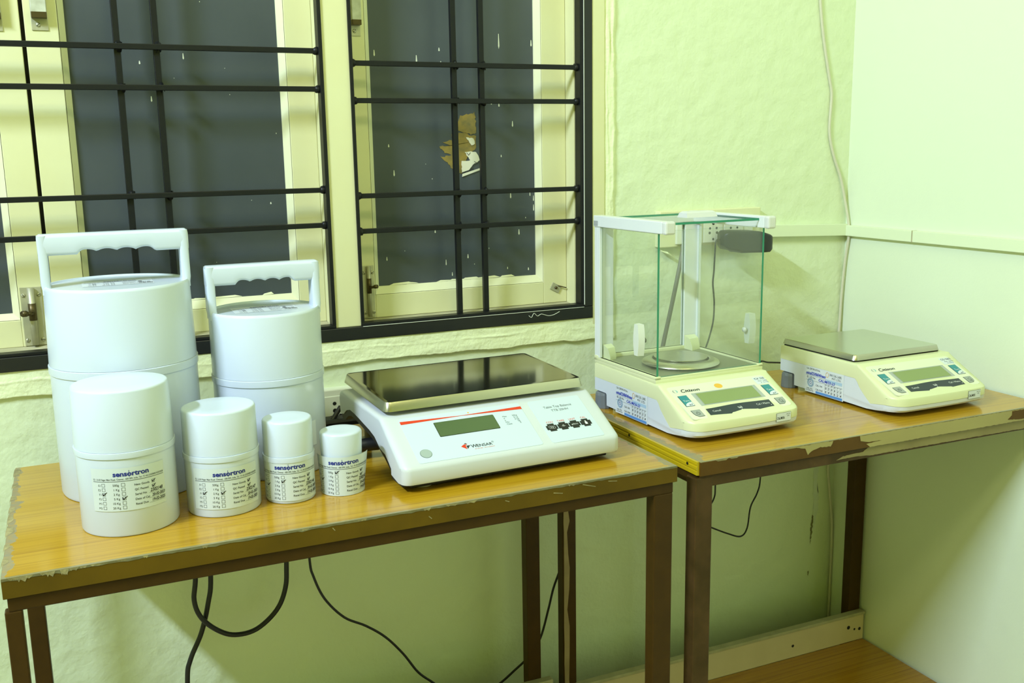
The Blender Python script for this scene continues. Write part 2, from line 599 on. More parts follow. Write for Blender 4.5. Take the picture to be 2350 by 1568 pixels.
tag(w.build('ceiling'), 'white ceiling above the room, out of frame', 'ceiling', kind='structure')

# black painted border round the window opening
t = MB()
t.box(OX0, OX1, YW - 0.006, YW + 0.05, OZ0, 0.9203, BLACK_WOOD, 0.0015)
t.box(0.9998, OX1, YW - 0.006, YW + 0.05, 0.9203, OZ1, BLACK_WOOD, 0.0015)
# the pale line of old paint along the inner corner
t.box(0.513, 0.9985, YW - 0.0072, YW - 0.005, 0.9196, 0.9203, FLAKE)
t.box(0.9995, 1.0004, YW - 0.0072, YW - 0.005, 0.925, 1.75, FLAKE)
tag(t.build('trim_1'), 'black painted wooden border round the window opening', 'window border', kind='structure')
# yellow strip beside the border
t = MB()
t.box(OX1, 1.0500, YW - 0.004, YW + 0.01, 0.865, OZ1, CREAM_WOOD, 0.001)
tag(t.build('trim_2'), 'yellow painted strip down the right side of the black window border', 'trim', kind='structure')


def fbm(x, y, z=0.0, o=4):
    return noise.fractal(Vector((x, y, z)), 0.9, 2.1, o, noise_basis='PERLIN_ORIGINAL')


# bumpy plaster ridge down the wall beside the strip
def ridge_pt(s, q):
    z = 0.845 + s * (OZ1 - 0.845)
    wl = 1.0485 + 0.002 * fbm(z * 22, 3)
    wr = 1.078 + 0.004 * fbm(z * 16, 7) + 0.003 * abs(fbm(z * 50, 11))
    x = wl + (wr - wl) * q
    hgt = math.sin(PI * min(1, max(0, q))) ** 0.6 * (0.0045 + 0.003 * fbm(z * 12, q * 5, 2)) + 0.0025 * math.exp(-((q - 0.72) / 0.12) ** 2)
    return (x, YW + 0.0008 - max(0.0, hgt), z)


rb = grid_wall('r', 0, 1, 0, 1, lambda a, b_: ridge_pt(b_, a), PLASTER, 14, 260)
tag(rb.build('trim_3'), 'bumpy ridge of plaster running down the wall right of the window', 'trim', kind='structure')


# lumpy plaster band under the window with a ragged lower lip
def lip_pt(a, q):
    x = -1.3 + a * (1.0560 + 1.3)
    zb = 0.848 + 0.006 * fbm(x * 4, 1) + 0.0022 * fbm(x * 18, 5) + 0.0008 * fbm(x * 60, 9)
    z = 0.8955 + (zb - 0.8955) * q
    hgt = 0.003 + 0.0035 * q + 0.0012 * fbm(x * 6, q * 1.6, 4) + 0.0004 * fbm(x * 40, q * 4, 8)
    crack = math.exp(-((q - 0.42 - 0.13 * fbm(x * 7, 21)) / 0.035) ** 2)
    hgt += 0.0024 * crack * max(0.0, 0.35 + fbm(x * 5, 31))
    if q > 0.985:
        hgt = -0.001
    if q < 0.01:
        hgt = 0.003
    return (x, YW - max(-0.001, hgt), z)


lb = grid_wall('l', 0, 1, 0, 1, lip_pt, PLASTER, 420, 26)
tag(lb.build('trim_4'), 'lumpy cream plaster band with ragged edge below the windows', 'trim', kind='structure')

# cable trunking on both walls
t = MB()
t.box(1.40, XR, 1.848, YW, -0.0138, 0.0138, TRUNK, 0.001, T=Matrix.Translation((0, 0, 1.0560)) @ Matrix.Rotation(math.radians(2.0), 4, 'Y') @ Matrix.Translation((0, 0, 0.055)))
tr = t
tag(t.build('trim_5'), 'pale green cable trunking running along the back wall to the corner', 'trunking', kind='structure')
t = MB()
t.box(XR - 0.013, XR, 0.2, 1.849, 1.0375, 1.0625, TRUNK, 0.001)
t.box(XR - 0.0135, XR, 1.642, 1.645, 1.0372, 1.0628, SILL)
tag(t.build('trim_6'), 'pale green cable trunking running along the right wall', 'trunking', kind='structure')


# ------------------------------------------------------------------ windows
def sash(parent, x0, x1, px0, px1, z0, pz0, bz, y=1.92, z1=1.98):
    """casement leaf: stiles and rails, glazing bead, pane"""
    s = MB()
    bx0, bx1 = px0 - 0.011, px1 + 0.012
    s.box(x0, bx0, y, y + 0.032, z0, z1, CREAM_WOOD, 0.0012)
    s.box(bx1, x1, y, y + 0.032, z0, z1, CREAM_WOOD, 0.0012)
    s.box(bx0, bx1, y, y + 0.032, z0, bz, CREAM_WOOD, 0.0012)
    s.box(bx0, bx1, y, y + 0.032, z1 - 0.06, z1, CREAM_WOOD, 0.0012)
    so = s.build('sash', parent)
    g = MB()
    for (a, b, c, d, horiz) in ((bx0, px0, bz, z1 - 0.06, 0), (px1, bx1, bz, z1 - 0.06, 0), (bx0, bx1, bz, pz0, 1)):
        if horiz:
            g.sections([[(a + 0.0007, y + 0.001, c + 0.0008), (a, y + 0.012, d), (a, y + 0.02, d), (a, y + 0.02, c)],
                        [(b - 0.0007, y + 0.001, c + 0.0008), (b, y + 0.012, d), (b, y + 0.02, d), (b, y + 0.02, c)]], BEAD)
        else:
            outer, inner = (a, b) if a == bx0 else (b, a)
            sg = 1 if inner > outer else -1
            g.sections([[(outer + sg * 0.0008, y + 0.001, zz), (inner, y + 0.012, zz), (inner, y + 0.02, zz), (outer, y + 0.02, zz)] for zz in (c, d)], BEAD)
    # crumbs of old putty along the bottom bead
    for k in range(7):
        xx = random.uniform(px0 + 0.01, px1 - 0.05)
        L = random.uniform(0.02, 0.07)
        g.add([(xx, y + 0.0125, pz0), (xx + L, y + 0.0125, pz0 + 0.001), (xx + L * 0.8, y + 0.0142, pz0 + random.uniform(0.002, 0.006)), (xx + L * 0.2, y + 0.0142, pz0 + random.uniform(0.002, 0.005))], [(0, 1, 2, 3)], BEAD)
    g.build('glazing_bead', so)
    return so


def pane(parent, px0, px1, pz0, y=1.935, z1=1.93, flecks=0, seed=1, list_f=()):
    p = MB()
    p.box(px0 - 0.006, px1 + 0.006, y, y + 0.004, pz0 - 0.006, z1, PANE)
    rnd = random.Random(seed)
    mp = lambda u, v, h: (u, y - h, v)
    for (fx, fz, L) in list_f:
        wdt = 0.0011 + 0.0006 * rnd.random()
        p.poly([(fx - wdt * 0.5, fz + L / 2), (fx - wdt, fz - L * 0.3), (fx, fz - L / 2), (fx + wdt, fz - L * 0.3), (fx + wdt * 0.4, fz + L / 2)], mp, FLAKE, 0.0004)
    for k in range(flecks):
        fx, fz, L = rnd.uniform(px0 + 0.01, px1 - 0.01), rnd.uniform(pz0 + 0.03, 1.6), rnd.uniform(0.001, 0.003)
        p.poly(ellipse(fx, fz, 0.0007, L / 2, 8), mp, FLAKE, 0.0004)
    return p.build('window_pane', parent)


def tower_bolt(parent, cx, z0, z1, w, y, knob_side, knob_z):
    b = MB()
    b.box(cx - w / 2, cx + w / 2, y - 0.0025, y, z0, z1, ZINC, 0.0006)
    o = b.build('tower_bolt', parent)
    r = MB()
    r.tube([(cx, y - 0.008, z0 + 0.002), (cx, y - 0.008, z1 - 0.001)], w * 0.17, ZINC, 12, 1)
    r.tube([(cx, y - 0.008, knob_z - 0.012), (cx, y - 0.008, knob_z + 0.018)], w * 0.19, BRASS, 12, 1)
    r.tube([(cx, y - 0.012, knob_z), (cx + knob_side * w * 0.32, y - 0.021, knob_z + 0.002)], w * 0.11, BRASS, 10, 1)
    r.tube([(cx + knob_side * w * 0.30, y - 0.020, knob_z + 0.002), (cx + knob_side * w * 0.45, y - 0.026, knob_z + 0.003)], w * 0.16, BRASS, 12, 1)
    r.build('bolt_rod', o)
    for sx in (-1, 1):
        for zz in (z0 + 0.010, z1 - 0.014):
            s = MB()
            s.lathe([(0.0036, 0), (0.0036, 0.0008), (0.002, 0.0015)], (0, 0, 0), ZINC, 14)
            s.box(-0.0034, 0.0034, -0.0004, 0.0004, 0.0012, 0.0017, HOLE)
            so = s.build('screw', o)
            so.matrix_local = Matrix.Translation((cx + sx * w * 0.36, y - 0.0025, zz)) @ Matrix.Rotation(math.radians(90), 4, 'X') @ Matrix.Rotation(0.8 * sx + zz * 9, 4, 'Z')
    return o


def top_bolt(parent, cx, zend, w, y):
    """the lower end of a tower bolt high on the stile: a keeper bracket standing off a plate"""
    b = MB()
    b.box(cx - w / 2, cx + w / 2, y - 0.002, y, zend - 0.002, zend + 0.22, ZINC, 0.0005)
    o = b.build('tower_bolt', parent)
    r = MB()
    r.box(cx - w / 2 + 0.001, cx + w / 2 - 0.001, y - 0.016, y - 0.002, zend + 0.026, zend + 0.22, mat('worn_white_metal', (0.66, 0.68, 0.58), 0.4, 0.2, vary=(60, 0.2, (0.45, 0.46, 0.36))), 0.001)
    r.box(cx - w / 2 + 0.001, cx + w / 2 - 0.001, y - 0.016, y - 0.002, zend + 0.017, zend + 0.027, BRASS, 0.0008)
    r.build('bolt_housing', o)
    s = MB()
    s.lathe([(0.0036, 0), (0.0036, 0.0008), (0.002, 0.0015)], (0, 0, 0), ZINC, 14)
    s.box(-0.0034, 0.0034, -0.0004, 0.0004, 0.0012, 0.0017, HOLE)
    so = s.build('screw', o)
    so.matrix_local = Matrix.Translation((cx - w * 0.1, y - 0.002, zend + 0.007)) @ Matrix.Rotation(math.radians(90), 4, 'X') @ Matrix.Rotation(0.7, 4, 'Z')
    return o


win1 = thing('window_1', 'left casement window with two dark panes behind black bars', 'window', kind='structure')
f = MB()
f.box(0.4575, 0.5130, YW, 1.955, 0.9203, OZ1, CREAM_WOOD, 0.0015)          # mullion
f.box(OX0 + 0.001, 0.457, 1.9575, 2.0, 0.9203, OZ1 - 0.002, SILL)           # outer board behind the leaves
f.build('mullion', win1)
f = MB()
f.sections([[(x, YW + 0.0015, 0.8960), (x, YW + 0.0015, 0.9205), (x, 1.9195, 0.9262), (x, 1.9555, 0.9262), (x, 1.9555, 0.8960)] for x in (OX0 + 0.002, 0.4565)], SILL)
f.build('sill', win1)
s1 = sash(win1, -0.0285, 0.4573, 0.0345, 0.3945, 0.9262, 0.9850, 0.9690)
s1['label'] = 'right leaf with large dark pane'
pane(win1, 0.0345, 0.3945, 0.985, seed=3, flecks=7, list_f=((0.225, 1.427, 0.011), (0.150, 1.415, 0.006), (0.165, 1.352, 0.010), (0.365, 1.16, 0.004)))
s2 = sash(win1, -0.62, -0.0350, -0.56, -0.0945, 0.9262, 0.9850, 0.9735)
s2['label'] = 'left leaf, mostly out of frame'
pane(win1, -0.56, -0.0945, 0.985, seed=4)
s2b = MB()
s2b.box(OX0 + 0.01, -0.63, 1.92, 1.952, 0.9262, 1.98, CREAM_WOOD)
s2b.build('sash', win1)
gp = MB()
gp.box(-0.0345, -0.029, 1.945, 1.956, 0.9262, 1.98, HOLE)  # black strip standing in for the shade in the gap between leaves
gp.build('gap_shade_strip', win1)
tower_bolt(win1, -0.0625, 0.9275, 1.031, 0.034, 1.92, -1, 0.985)
top_bolt(win1, -0.0045, 1.4650, 0.026, 1.92)
top_bolt(win1, -0.0740, 1.4620, 0.026, 1.92)

win2 = thing('window_2', 'right casement window with torn paper stuck on its dark pane', 'window', kind='structure')
f = MB()
f.sections([[(x, YW + 0.0015, 0.8960), (x, YW + 0.0015, 0.9205), (x, 1.9195, 0.9240), (x, 1.9555, 0.9240), (x, 1.9555, 0.8960)] for x in (0.5135, 0.9905)], SILL)
f.build('sill', win2)
f = MB()
f.box(0.9900, 1.0200, YW + 0.021, 2.0, 0.9205, OZ1 - 0.002, CREAM_WOOD, 0.001)
f.box(0.5135, 0.9895, 1.9575, 2.0, 0.9205, OZ1 - 0.002, SILL)
f.build('jamb', win2)
sash(win2, 0.5135, 0.9895, 0.5700, 0.9220, 0.9245, 0.9860, 0.9705)
drips = [(0.581, 1.441, .012), (0.667, 1.432, .014), (0.715, 1.451, .007), (0.718, 1.425, .007), (0.845, 1.47, .03), (0.918, 1.468, .013), (0.74, 1.34, .012),
         (0.826, 1.347, .005), (0.843, 1.343, .006), (0.769, 1.310, .007), (0.873, 1.305, .012), (0.782, 1.275, .006), (0.603, 1.264, .006), (0.846, 1.240, .005),
         (0.612, 1.210, .012), (0.866, 1.158, .013), (0.911, 1.160, .010), (0.934, 1.15, .012), (0.931, 1.13, .014), (0.884, 1.080, .012), (0.695, 1.090, .006),
         (0.717, 1.025, .012), (0.766, 1.035, .009), (0.9, 1.11, .003), (0.842, 1.096, .003), (0.73, 1.00, .008), (0.856, 1.005, .005), (0.905, 1.0, .006), (0.59, 1.04, .008)]
pane(win2, 0.5700, 0.9220, 0.986, seed=5, flecks=10, list_f=[(x if x < 0.921 else 0.919, z, L) for x, z, L in drips])
pr = MB()
YP = 1.935


mpp = lambda u, v, h: (u, YP - h, v)
tp = ragged([(0.757, 1.3215), (0.788, 1.3290), (0.791, 1.2980), (0.7915, 1.288), (0.778, 1.2850), (0.756, 1.290), (0.744, 1.296)], 0.0016, 1)
pr.poly(tp, mpp, BROWN_TAPE, 0.0012, 0.0)
tp = ragged([(0.735, 1.284), (0.757, 1.289), (0.790, 1.281), (0.788, 1.255), (0.770, 1.238), (0.762, 1.222), (0.757, 1.2070), (0.742, 1.209), (0.728, 1.226), (0.712, 1.240), (0.736, 1.243), (0.722, 1.249), (0.708, 1.262), (0.738, 1.262), (0.716, 1.270), (0.742, 1.276)], 0.0018, 2)
pr.poly(tp, mpp, BROWN_TAPE, 0.0012, 0.0)
pr.poly(ragged([(0.768, 1.279), (0.784, 1.277), (0.786, 1.266), (0.779, 1.262)], 0.001, 3), mpp, PAPER, 0.0026, 0.001)
pr.poly(ragged([(0.764, 1.250), (0.789, 1.250), (0.797, 1.232), (0.781, 1.224), (0.772, 1.213), (0.757, 1.208), (0.757, 1.232), (0.776, 1.232)], 0.001, 4), mpp, PAPER, 0.0026, 0.001)
pr.poly([(0.758, 1.2055), (0.796, 1.2160), (0.798, 1.2125), (0.757, 1.1995)], mpp, PAPER, 0.0024, 0.001)
pr.stroke([(0.768, 1.248), (0.772, 1.243), (0.776, 1.248)], 0.001, mpp, INK, 0.003)
pr.stroke([(0.784, 1.230), (0.792, 1.226)], 0.001, mpp, INK, 0.003)
pr.stroke([(0.757, 1.2075), (0.782, 1.2145)], 0.0022, mpp, INK, 0.003)
po = pr.build('paper_remnant', win2)
po['label'] = 'torn brown tape and white paper stuck on the pane'
tower_bolt(win2, 0.5445, 0.9270, 1.0310, 0.024, 1.92, 1, 0.988)
top_bolt(win2, 0.5410, 1.4720, 0.020, 1.92)
lt = MB()
Tl = Matrix.Translation((0.962, 1.9185, 0.957)) @ Matrix.Rotation(math.radians(28), 4, 'Y')
lt.box(-0.0115, 0.0115, -0.0015, 0.0015, -0.008, 0.008, ZINC, 0.0006, T=Tl)
lt.tube([Tl @ Vector((0, -0.0015, 0.0)), Tl @ Vector((0, -0.004, 0))], 0.003, BRASS, 10, 1)
lt.tube([Tl @ Vector((0.002, -0.003, 0.006)), Tl @ Vector((0.022, -0.004, 0.010))], 0.0012, BRASS, 8, 1)
lt.build('latch_plate', win2)


# ------------------------------------------------------------------ grilles
def grille(label, x0, x1, bars_z, bars_x, left_bar):
    g = thing('window_grille', label, 'grille', (0, 0, 0), group=None)
    zt = 2.04
    fr = MB()
    fr.box(x0, x1, YW - 0.004, YW + 0.020, 0.9206, 0.9262, BLACK_IRON, 0.0008)
    fr.box(x1 - 0.0070, x1, YW - 0.004, YW + 0.020, 0.9262, zt, BLACK_IRON, 0.0008)
    fr.box(x0, x0 + 0.0065, YW - 0.004, YW + 0.020, 0.9262, zt, BLACK_IRON, 0.0008)
    fr.box(x0, x1, YW - 0.004, YW + 0.020, zt, zt + 0.006, BLACK_IRON, 0.0008)
    fr.build('grille_frame', g)
    for z in bars_z:
        h = MB()
        h.box(x0 + 0.004, x1 - 0.004, 1.8675, 1.8768, z - 0.0047, z + 0.0047, BLACK_IRON, 0.001)
        for xe in ((x1 - 0.009,) + ((x0 + 0.009,) if left_bar else ())):
            bm = bmesh.new()
            bmesh.ops.create_icosphere(bm, subdivisions=2, radius=0.0078)
            for v in bm.verts:
                v.co *= 1 + 0.25 * fbm(v.co.x * 200, v.co.y * 200, z * 50 + v.co.z * 200)
                v.co += Vector((xe, 1.872, z))
            h.bm(bm, BLACK_IRON, True)
        h.build('horizontal_bar', g)
    for x in bars_x:
        h = MB()
        h.box(x - 0.0054, x + 0.0054, 1.8770, 1.8870, 0.922, zt, BLACK_IRON, 0.001)
        for z in bars_z:
            bm = bmesh.new()
            bmesh.ops.create_icosphere(bm, subdivisions=2, radius=0.006)
            for v in bm.verts:
                v.co *= 1 + 0.3 * fbm(v.co.x * 220, v.co.y * 220, z * 70 + v.co.z * 220)
                v.co += Vector((x + 0.003, 1.877, z + random.choice((-0.004, 0.004))))
            h.bm(bm, BLACK_IRON, True)
        h.build('vertical_bar', g)
    return g


grille('black iron window grille on the left, in front of the bolted leaves', -0.62, 0.4610, (1.9, 1.436, 1.368, 1.1836, 1.118), (-0.5, -0.44, 0.1117, 0.1750), False)
grille('black iron window grille on the right, in front of the torn paper', 0.5105, 0.9995, (1.9, 1.416, 1.3478, 1.1700, 1.1028), (0.7242, 0.7824), True)
ws = MB()
ws.tube([(0.868, 1.8565, 0.9120), (0.874, 1.8565, 0.9078), (0.880, 1.8565, 0.9160), (0.888, 1.8565, 0.9095), (0.897, 1.8565, 0.9130), (0.912, 1.8565, 0.9085), (0.925, 1.8565, 0.9090), (0.940, 1.8565, 0.9150)], 0.0006, FLAKE, 6, 5)
tag(ws.build('wire_scrap'), 'short curly pale wire lying on the black border under the right window', 'wire')

# ================================================================== TABLES
ZT = 0.75


def legbox(parent, x0, x1, y0, y1, m=None, z1=0.7045):
    b = MB()
    b.box(x0, x1, y0, y1, 0, z1, m or IRON_BROWN, 0.002)
    return b.build('leg', parent)


lt_t = thing('work_table', 'left wood laminate table carrying white canisters and the wide scale', 'table', (0, 0, 0))
b = MB()
b.box(-0.1085, 0.8615, 1.2895, 1.7745, ZT - 0.002, ZT, TABLE_L)
b.build('tabletop', lt_t)
c_ = MB()
c_.box(-0.109, 0.862, 1.289, 1.775, 0.7232, ZT - 0.0006, EDGE_WOOD, 0.0008)
# chipped pale splinters along the front edge and the left end
rnd = random.Random(11)
for k in range(26):
    x = rnd.choice((rnd.uniform(-0.108, 0.06), rnd.uniform(-0.1, 0.85)))
    L, H = rnd.uniform(0.004, 0.022), rnd.uniform(0.001, 0.005)
    if x < -0.02:
        H *= 1.7
    c_.add([(x, 1.2884, ZT), (x + L, 1.2884, ZT), (x + L * 0.7, 1.2886, ZT - H), (x + L * 0.35, 1.2886, ZT - H * 0.5), (x + L * 0.2, 1.2886, ZT - H * 0.9)], [(0, 1, 2, 3, 4)], CHIP)
for k in range(8):
    y = 1.33 + 0.055 * k + rnd.uniform(-.01, .01)
    L = rnd.uniform(0.02, 0.045)
    q = rnd.uniform(0.004, 0.009)
    c_.add([(-0.1095, y, ZT + 0.0001), (-0.1095, y + L, ZT + 0.0001), (-0.1085 + q, y + L * 0.9, ZT + 0.0002), (-0.1085 + q * 1.3, y + L * 0.4, ZT + 0.0002),
            (-0.1112, y, ZT - 0.004), (-0.1118, y + L, ZT - 0.006)], [(0, 1, 2, 3), (0, 4, 5, 1)], CHIP)
rl_ = random.Random(21)
for (xa, xb) in ((-0.1085, 0.30), (0.30, 0.60), (0.60, 0.8615)):
    top_ = [(xa, 0.7495), (xb, 0.7495)]
    low_ = []
    xx = xb
    while xx > xa:
        low_.append((xx, 0.7478 - abs(fbm(xx * 40, 3)) * 0.003 - rl_.uniform(0, 0.0006)))
        xx -= 0.006
    low_.append((xa, 0.7470))
    vs_ = [(x, 1.2886, z) for x, z in [top_[0]] + low_[::-1]]
    # strip of quads under the arris
    lw = low_[::-1]
    c_.add([(x, 1.2886, 0.7496) for x, z in lw] + [(x, 1.2886, z) for x, z in lw], [(i, i + 1, len(lw) + i + 1, len(lw) + i) for i in range(len(lw) - 1)], CHIP_DIM)
for (xa, za, xb, zb) in ((0.690, 0.7455, 0.712, 0.7390), (0.640, 0.7400, 0.655, 0.7372), (0.735, 0.7440, 0.750, 0.7420), (0.56, 0.7410, 0.566, 0.7385), (0.30, 0.7440, 0.303, 0.7400), (0.440, 0.7370, 0.444, 0.7330)):
    c_.stroke([(xa, za), (xb, zb)], 0.0012, lambda u, v, h: (u, 1.2886, v), CHIP)
c_.build('edge_band', lt_t)
b = MB()
b.box(-0.105, 0.857, 1.293, 1.318, 0.7040, 0.7232, IRON_BROWN, 0.002)
b.build('frame_rail', lt_t)
b = MB()
b.box(-0.105, 0.857, 1.738, 1.768, 0.7040, 0.7232, IRON_BROWN, 0.002)
b.build('frame_rail', lt_t)
for x0 in (-0.105, 0.832):
    b = MB()
    b.box(x0, x0 + 0.025, 1.318, 1.738, 0.7040, 0.7232, IRON_BROWN, 0.002)
    b.build('frame_rail', lt_t)
legbox(lt_t, -0.1095, -0.0895, 1.293, 1.309)
legbox(lt_t, 0.8215, 0.8565, 1.293, 1.318)
legbox(lt_t, -0.1135, -0.087, 1.740, 1.766)
legbox(lt_t, 0.8010, 0.8310, 1.740, 1.766)
b = MB()
b.box(-0.10, 0.846, 1.30, 1.738, 0.035, 0.055, SHELF, 0.001)
b.build('shelf', lt_t)
b = MB()
b.box(-0.105, 0.850, 1.728, 1.740, 0.070, 0.150, BOARD, 0.001)
b.box(-0.105, 0.851, 1.724, 1.741, 0.150, 0.158, SILL, 0.001)
b.build('back_board', lt_t)

rt_t = thing('work_table', 'right wood laminate table with yellow edge strip in the corner', 'table', (0, 0, 0))
RX0, RX1 = 0.9010, 1.7080
b = MB()
b.box(RX0 + 0.0035, RX1 - 0.0005, 1.2865, 1.7745, ZT - 0.002, ZT, TABLE_R)
b.build('tabletop', rt_t)
b = MB()                                                            # ribbed yellow strip on the left end
prof = [(0, 0.7500), (-0.0045, 0.7499), (-0.0050, 0.7455), (-0.0038, 0.7445), (-0.0038, 0.7425), (-0.0056, 0.7415), (-0.0056, 0.7370), (-0.0040, 0.7360), (-0.0040, 0.7345), (-0.0052, 0.7335), (-0.0050, 0.7275), (0, 0.7270)]
b.sections([[(RX0 + 0.003 + px, y, pz) for px, pz in prof] for y in (1.2895, 1.772)], YELLOW)
for y in (1.315, 1.50, 1.68):
    b.poly(ellipse(y, 0.7415, 0.0028, 0.0028, 12), lambda u, v, h: (RX0 + 0.003 - 0.0060, u, v), HOLE)
b.build('edge_strip', rt_t)
b = MB()
b.box(RX0 + 0.003, RX1, 1.286, 1.775, 0.7255, ZT - 0.0006, EDGE_WORN, 0.0008)
mpe = lambda u, v, h: (u, 1.286 - h, v)
b.poly(ragged([(1.238, 0.7490), (1.7075, 0.7490), (1.7075, 0.7265), (1.262, 0.7262), (1.253, 0.7330), (1.290, 0.7350), (1.257, 0.7362), (1.240, 0.7400)], 0.0004, 8), mpe, VENEER, 0.0007, 0.0)
b.poly(ragged([(1.095, 0.7490), (1.178, 0.7488), (1.172, 0.7400), (1.150, 0.7415), (1.135, 0.7390), (1.123, 0.7320), (1.117, 0.7430)], 0.0006, 9), mpe, VENEER, 0.0007, 0.0)
b.poly(ragged([(1.612, 0.7480), (1.7076, 0.7475), (1.7076, 0.7290), (1.630, 0.7300), (1.602, 0.7330), (1.612, 0.7400)], 0.0005, 10), mpe, EDGE_WORN, 0.0012, 0.0)
rnd = random.Random(5)
for k in range(16):
    x = rnd.uniform(0.91, 1.68)
    L, H = rnd.uniform(0.006, 0.05), rnd.uniform(0.001, 0.003)
    b.add([(x, 1.2854, ZT), (x + L, 1.2854, ZT), (x + L * 0.8, 1.2856, ZT - H), (x + L * 0.2, 1.2856, ZT - H)], [(0, 1, 2, 3)], CHIP)
b.build('edge_band', rt_t)
b = MB()
b.box(RX0 + 0.004, RX1 - 0.004, 1.290, 1.315, 0.7045, 0.7255, IRON_WORN, 0.002)
mpr = lambda u, v, h: (u, 1.290 - h, v)
b.poly(ragged([(1.262, 0.7250), (1.7035, 0.7250), (1.7035, 0.7075), (1.50, 0.7085), (1.27, 0.7090), (1.235, 0.7120), (1.190, 0.7105), (1.205, 0.7160), (1.250, 0.7180)], 0.0005, 18), mpr, mat('pale_veneer_dirty', (0.30, 0.25, 0.09), 0.5, vary=(9, 0.2, (0.20, 0.155, 0.05))), 0.0007, 0.0)
b.build('frame_rail', rt_t)
b = MB()
b.box(RX0 + 0.004, RX1 - 0.004, 1.738, 1.768, 0.7045, 0.7255, IRON_BROWN, 0.002)
b.build('frame_rail', rt_t)
for x0 in (RX0 + 0.004, RX1 - 0.03):
    b = MB()
    b.box(x0, x0 + 0.025, 1.315, 1.738, 0.7045, 0.7255, IRON_BROWN, 0.002)
    b.build('frame_rail', rt_t)
legbox(rt_t, 0.8975, 0.9310, 1.289, 1.316, IRON_WORN, 0.722)
lg = legbox(rt_t, 0.8850, 0.9160, 1.742, 1.768, IRON_BROWN)
pl = MB()
rl = random.Random(3)
zz = 0.02
left, right = [], []
while zz < 0.70:
    left.append((0.8862 + rl.uniform(0, 0.0015), 1.7413, zz))
    right.append((0.898 + rl.uniform(-0.004, 0.003), 1.7413, zz))
    zz += rl.uniform(0.02, 0.05)
pl.add(left + right, [(i, i + 1, len(left) + i + 1, len(left) + i) for i in range(len(left) - 1)], mat('peeled_primer', (0.40, 0.30, 0.16), 0.6, vary=(14, 0.2, (0.26, 0.19, 0.09))))
po_ = pl.build('peeled_paint', lg)
po_['label'] = 'pale strip where the brown paint has peeled'
legbox(rt_t, 1.6715, 1.7070, 1.746, 1.772, IRON_BROWN)
b = MB()
b.box(RX0, 1.7075, 1.292, 1.731, 0.034, 0.052, SHELF, 0.001)
b.build('shelf', rt_t)
b = MB()
b.box(0.905, 1.7075, 1.731, 1.743, 0.052, 0.118, BOARD, 0.001)
b.box(0.905, 1.7085, 1.728, 1.746, 0.118, 0.125, SILL, 0.001)
mpb = lambda u, v, h: (u, 1.731 - 0.0006, v)
for hx, hz, hr in ((1.66, 0.091, 0.0048), (1.679, 0.083, 0.003), (1.695, 0.081, 0.0042), (1.49, 0.082, 0.0035)):
    b.poly(ellipse(hx, hz, hr, hr, 14), mpb, HOLE)
b.build('back_board', rt_t)


# ================================================================== JARS AND CANISTERS
def cyl_map(c, R, a0, z_top, wdt, flare=None):
    """label coordinates: u in metres along the arc from the left edge, v metres down from the top"""
    def f(u, v, h):
        a = a0 + (u - wdt / 2) / R
        rr = R + 0.00025 + h
        if flare:
            rr += flare(u, v)
        return (c[0] + rr * math.cos(a), c[1] + rr * math.sin(a), z_top - v)
    return f


def jar_print(b, mp, Wd, Hd, ticks, serial, date1, date2, hs=1.0, pen=True):
    """the printed calibration form, drawn in label coordinates"""
    k = Wd / 0.1
    h = 0.00018

    def T(s, size, u, v, m=INK, **kw):
        b.text(s, size * k, u * Wd, v * Hd, mp, m, h, **kw)
    T('sensortron', 0.0092, 0.535, 0.190, INK_BLUE, align='CENTER', bold=0.035, width=0.46 * Wd)
    b.stroke([(0.5105 * Wd, 0.065 * Hd), (0.5105 * Wd, 0.215 * Hd)], 0.0006 * k, mp, INK_BLUE, h)
    T('52, 1-A-B Nagar Main Road, Chennai - 600 099, India, Tel : 91-44-25500885/42032028', 0.0034, 0.03, 0.275, INK_GREY, width=0.95 * Wd, bold=0.01)
    b.stroke([(0.03 * Wd, 0.305 * Hd), (0.98 * Wd, 0.305 * Hd)], 0.0006 * k, mp, INK, h)
    for i, s in enumerate(('E1', 'E2', 'F1', 'F2', 'M1', 'M2')):
        v = 0.415 + i * 0.106
        T(s, 0.0040, 0.128, v, INK_GREY, align='RIGHT')
        box(b, mp, 0.168 * Wd, (v - 0.028) * Hd, 0.0040 * k, h, k)
    for i, s in enumerate(('500g', '1 Kg', '2 Kg', '5 Kg', '10 Kg', '20 Kg')):
        v = 0.415 + i * 0.106
        T(s, 0.0042, 0.372, v, INK, align='RIGHT')
        box(b, mp, 0.425 * Wd, (v - 0.028) * Hd, 0.0043 * k, h, k)
    for i, s in enumerate(('New Goods', 'QC Passed', 'Serial No', 'Date of Cal', 'Recal Due')):
        v = 0.44 + i * 0.113
        T(s, 0.0040, 0.565, v, INK, bold=0.012)
        if i < 2:
            box(b, mp, 0.815 * Wd, (v - 0.028) * Hd, 0.0040 * k, h, k)
            tick(b, mp, 0.815 * Wd, (v - 0.03) * Hd, 0.0052 * k, h)
        else:
            b.stroke([(0.745 * Wd, (v + 0.012) * Hd), (0.975 * Wd, (v + 0.012) * Hd)], 0.0003 * k, mp, INK_GREY, h)
    T(serial, 0.0066, 0.765, 0.655, PEN, shear=0.25, bold=0.025, width=0.190 * Wd)
    T(date1, 0.0056, 0.785, 0.768, PEN, shear=0.25, bold=0.025, width=0.205 * Wd)
    T(date2, 0.0058, 0.785, 0.882, PEN, shear=0.25, bold=0.025, width=0.205 * Wd)
    for (col, row) in ticks:
        u = (0.168, 0.425)[col]
        tick(b, mp, u * Wd, (0.415 + row * 0.106 - 0.03) * Hd, 0.0066 * k, h, 0.0008)


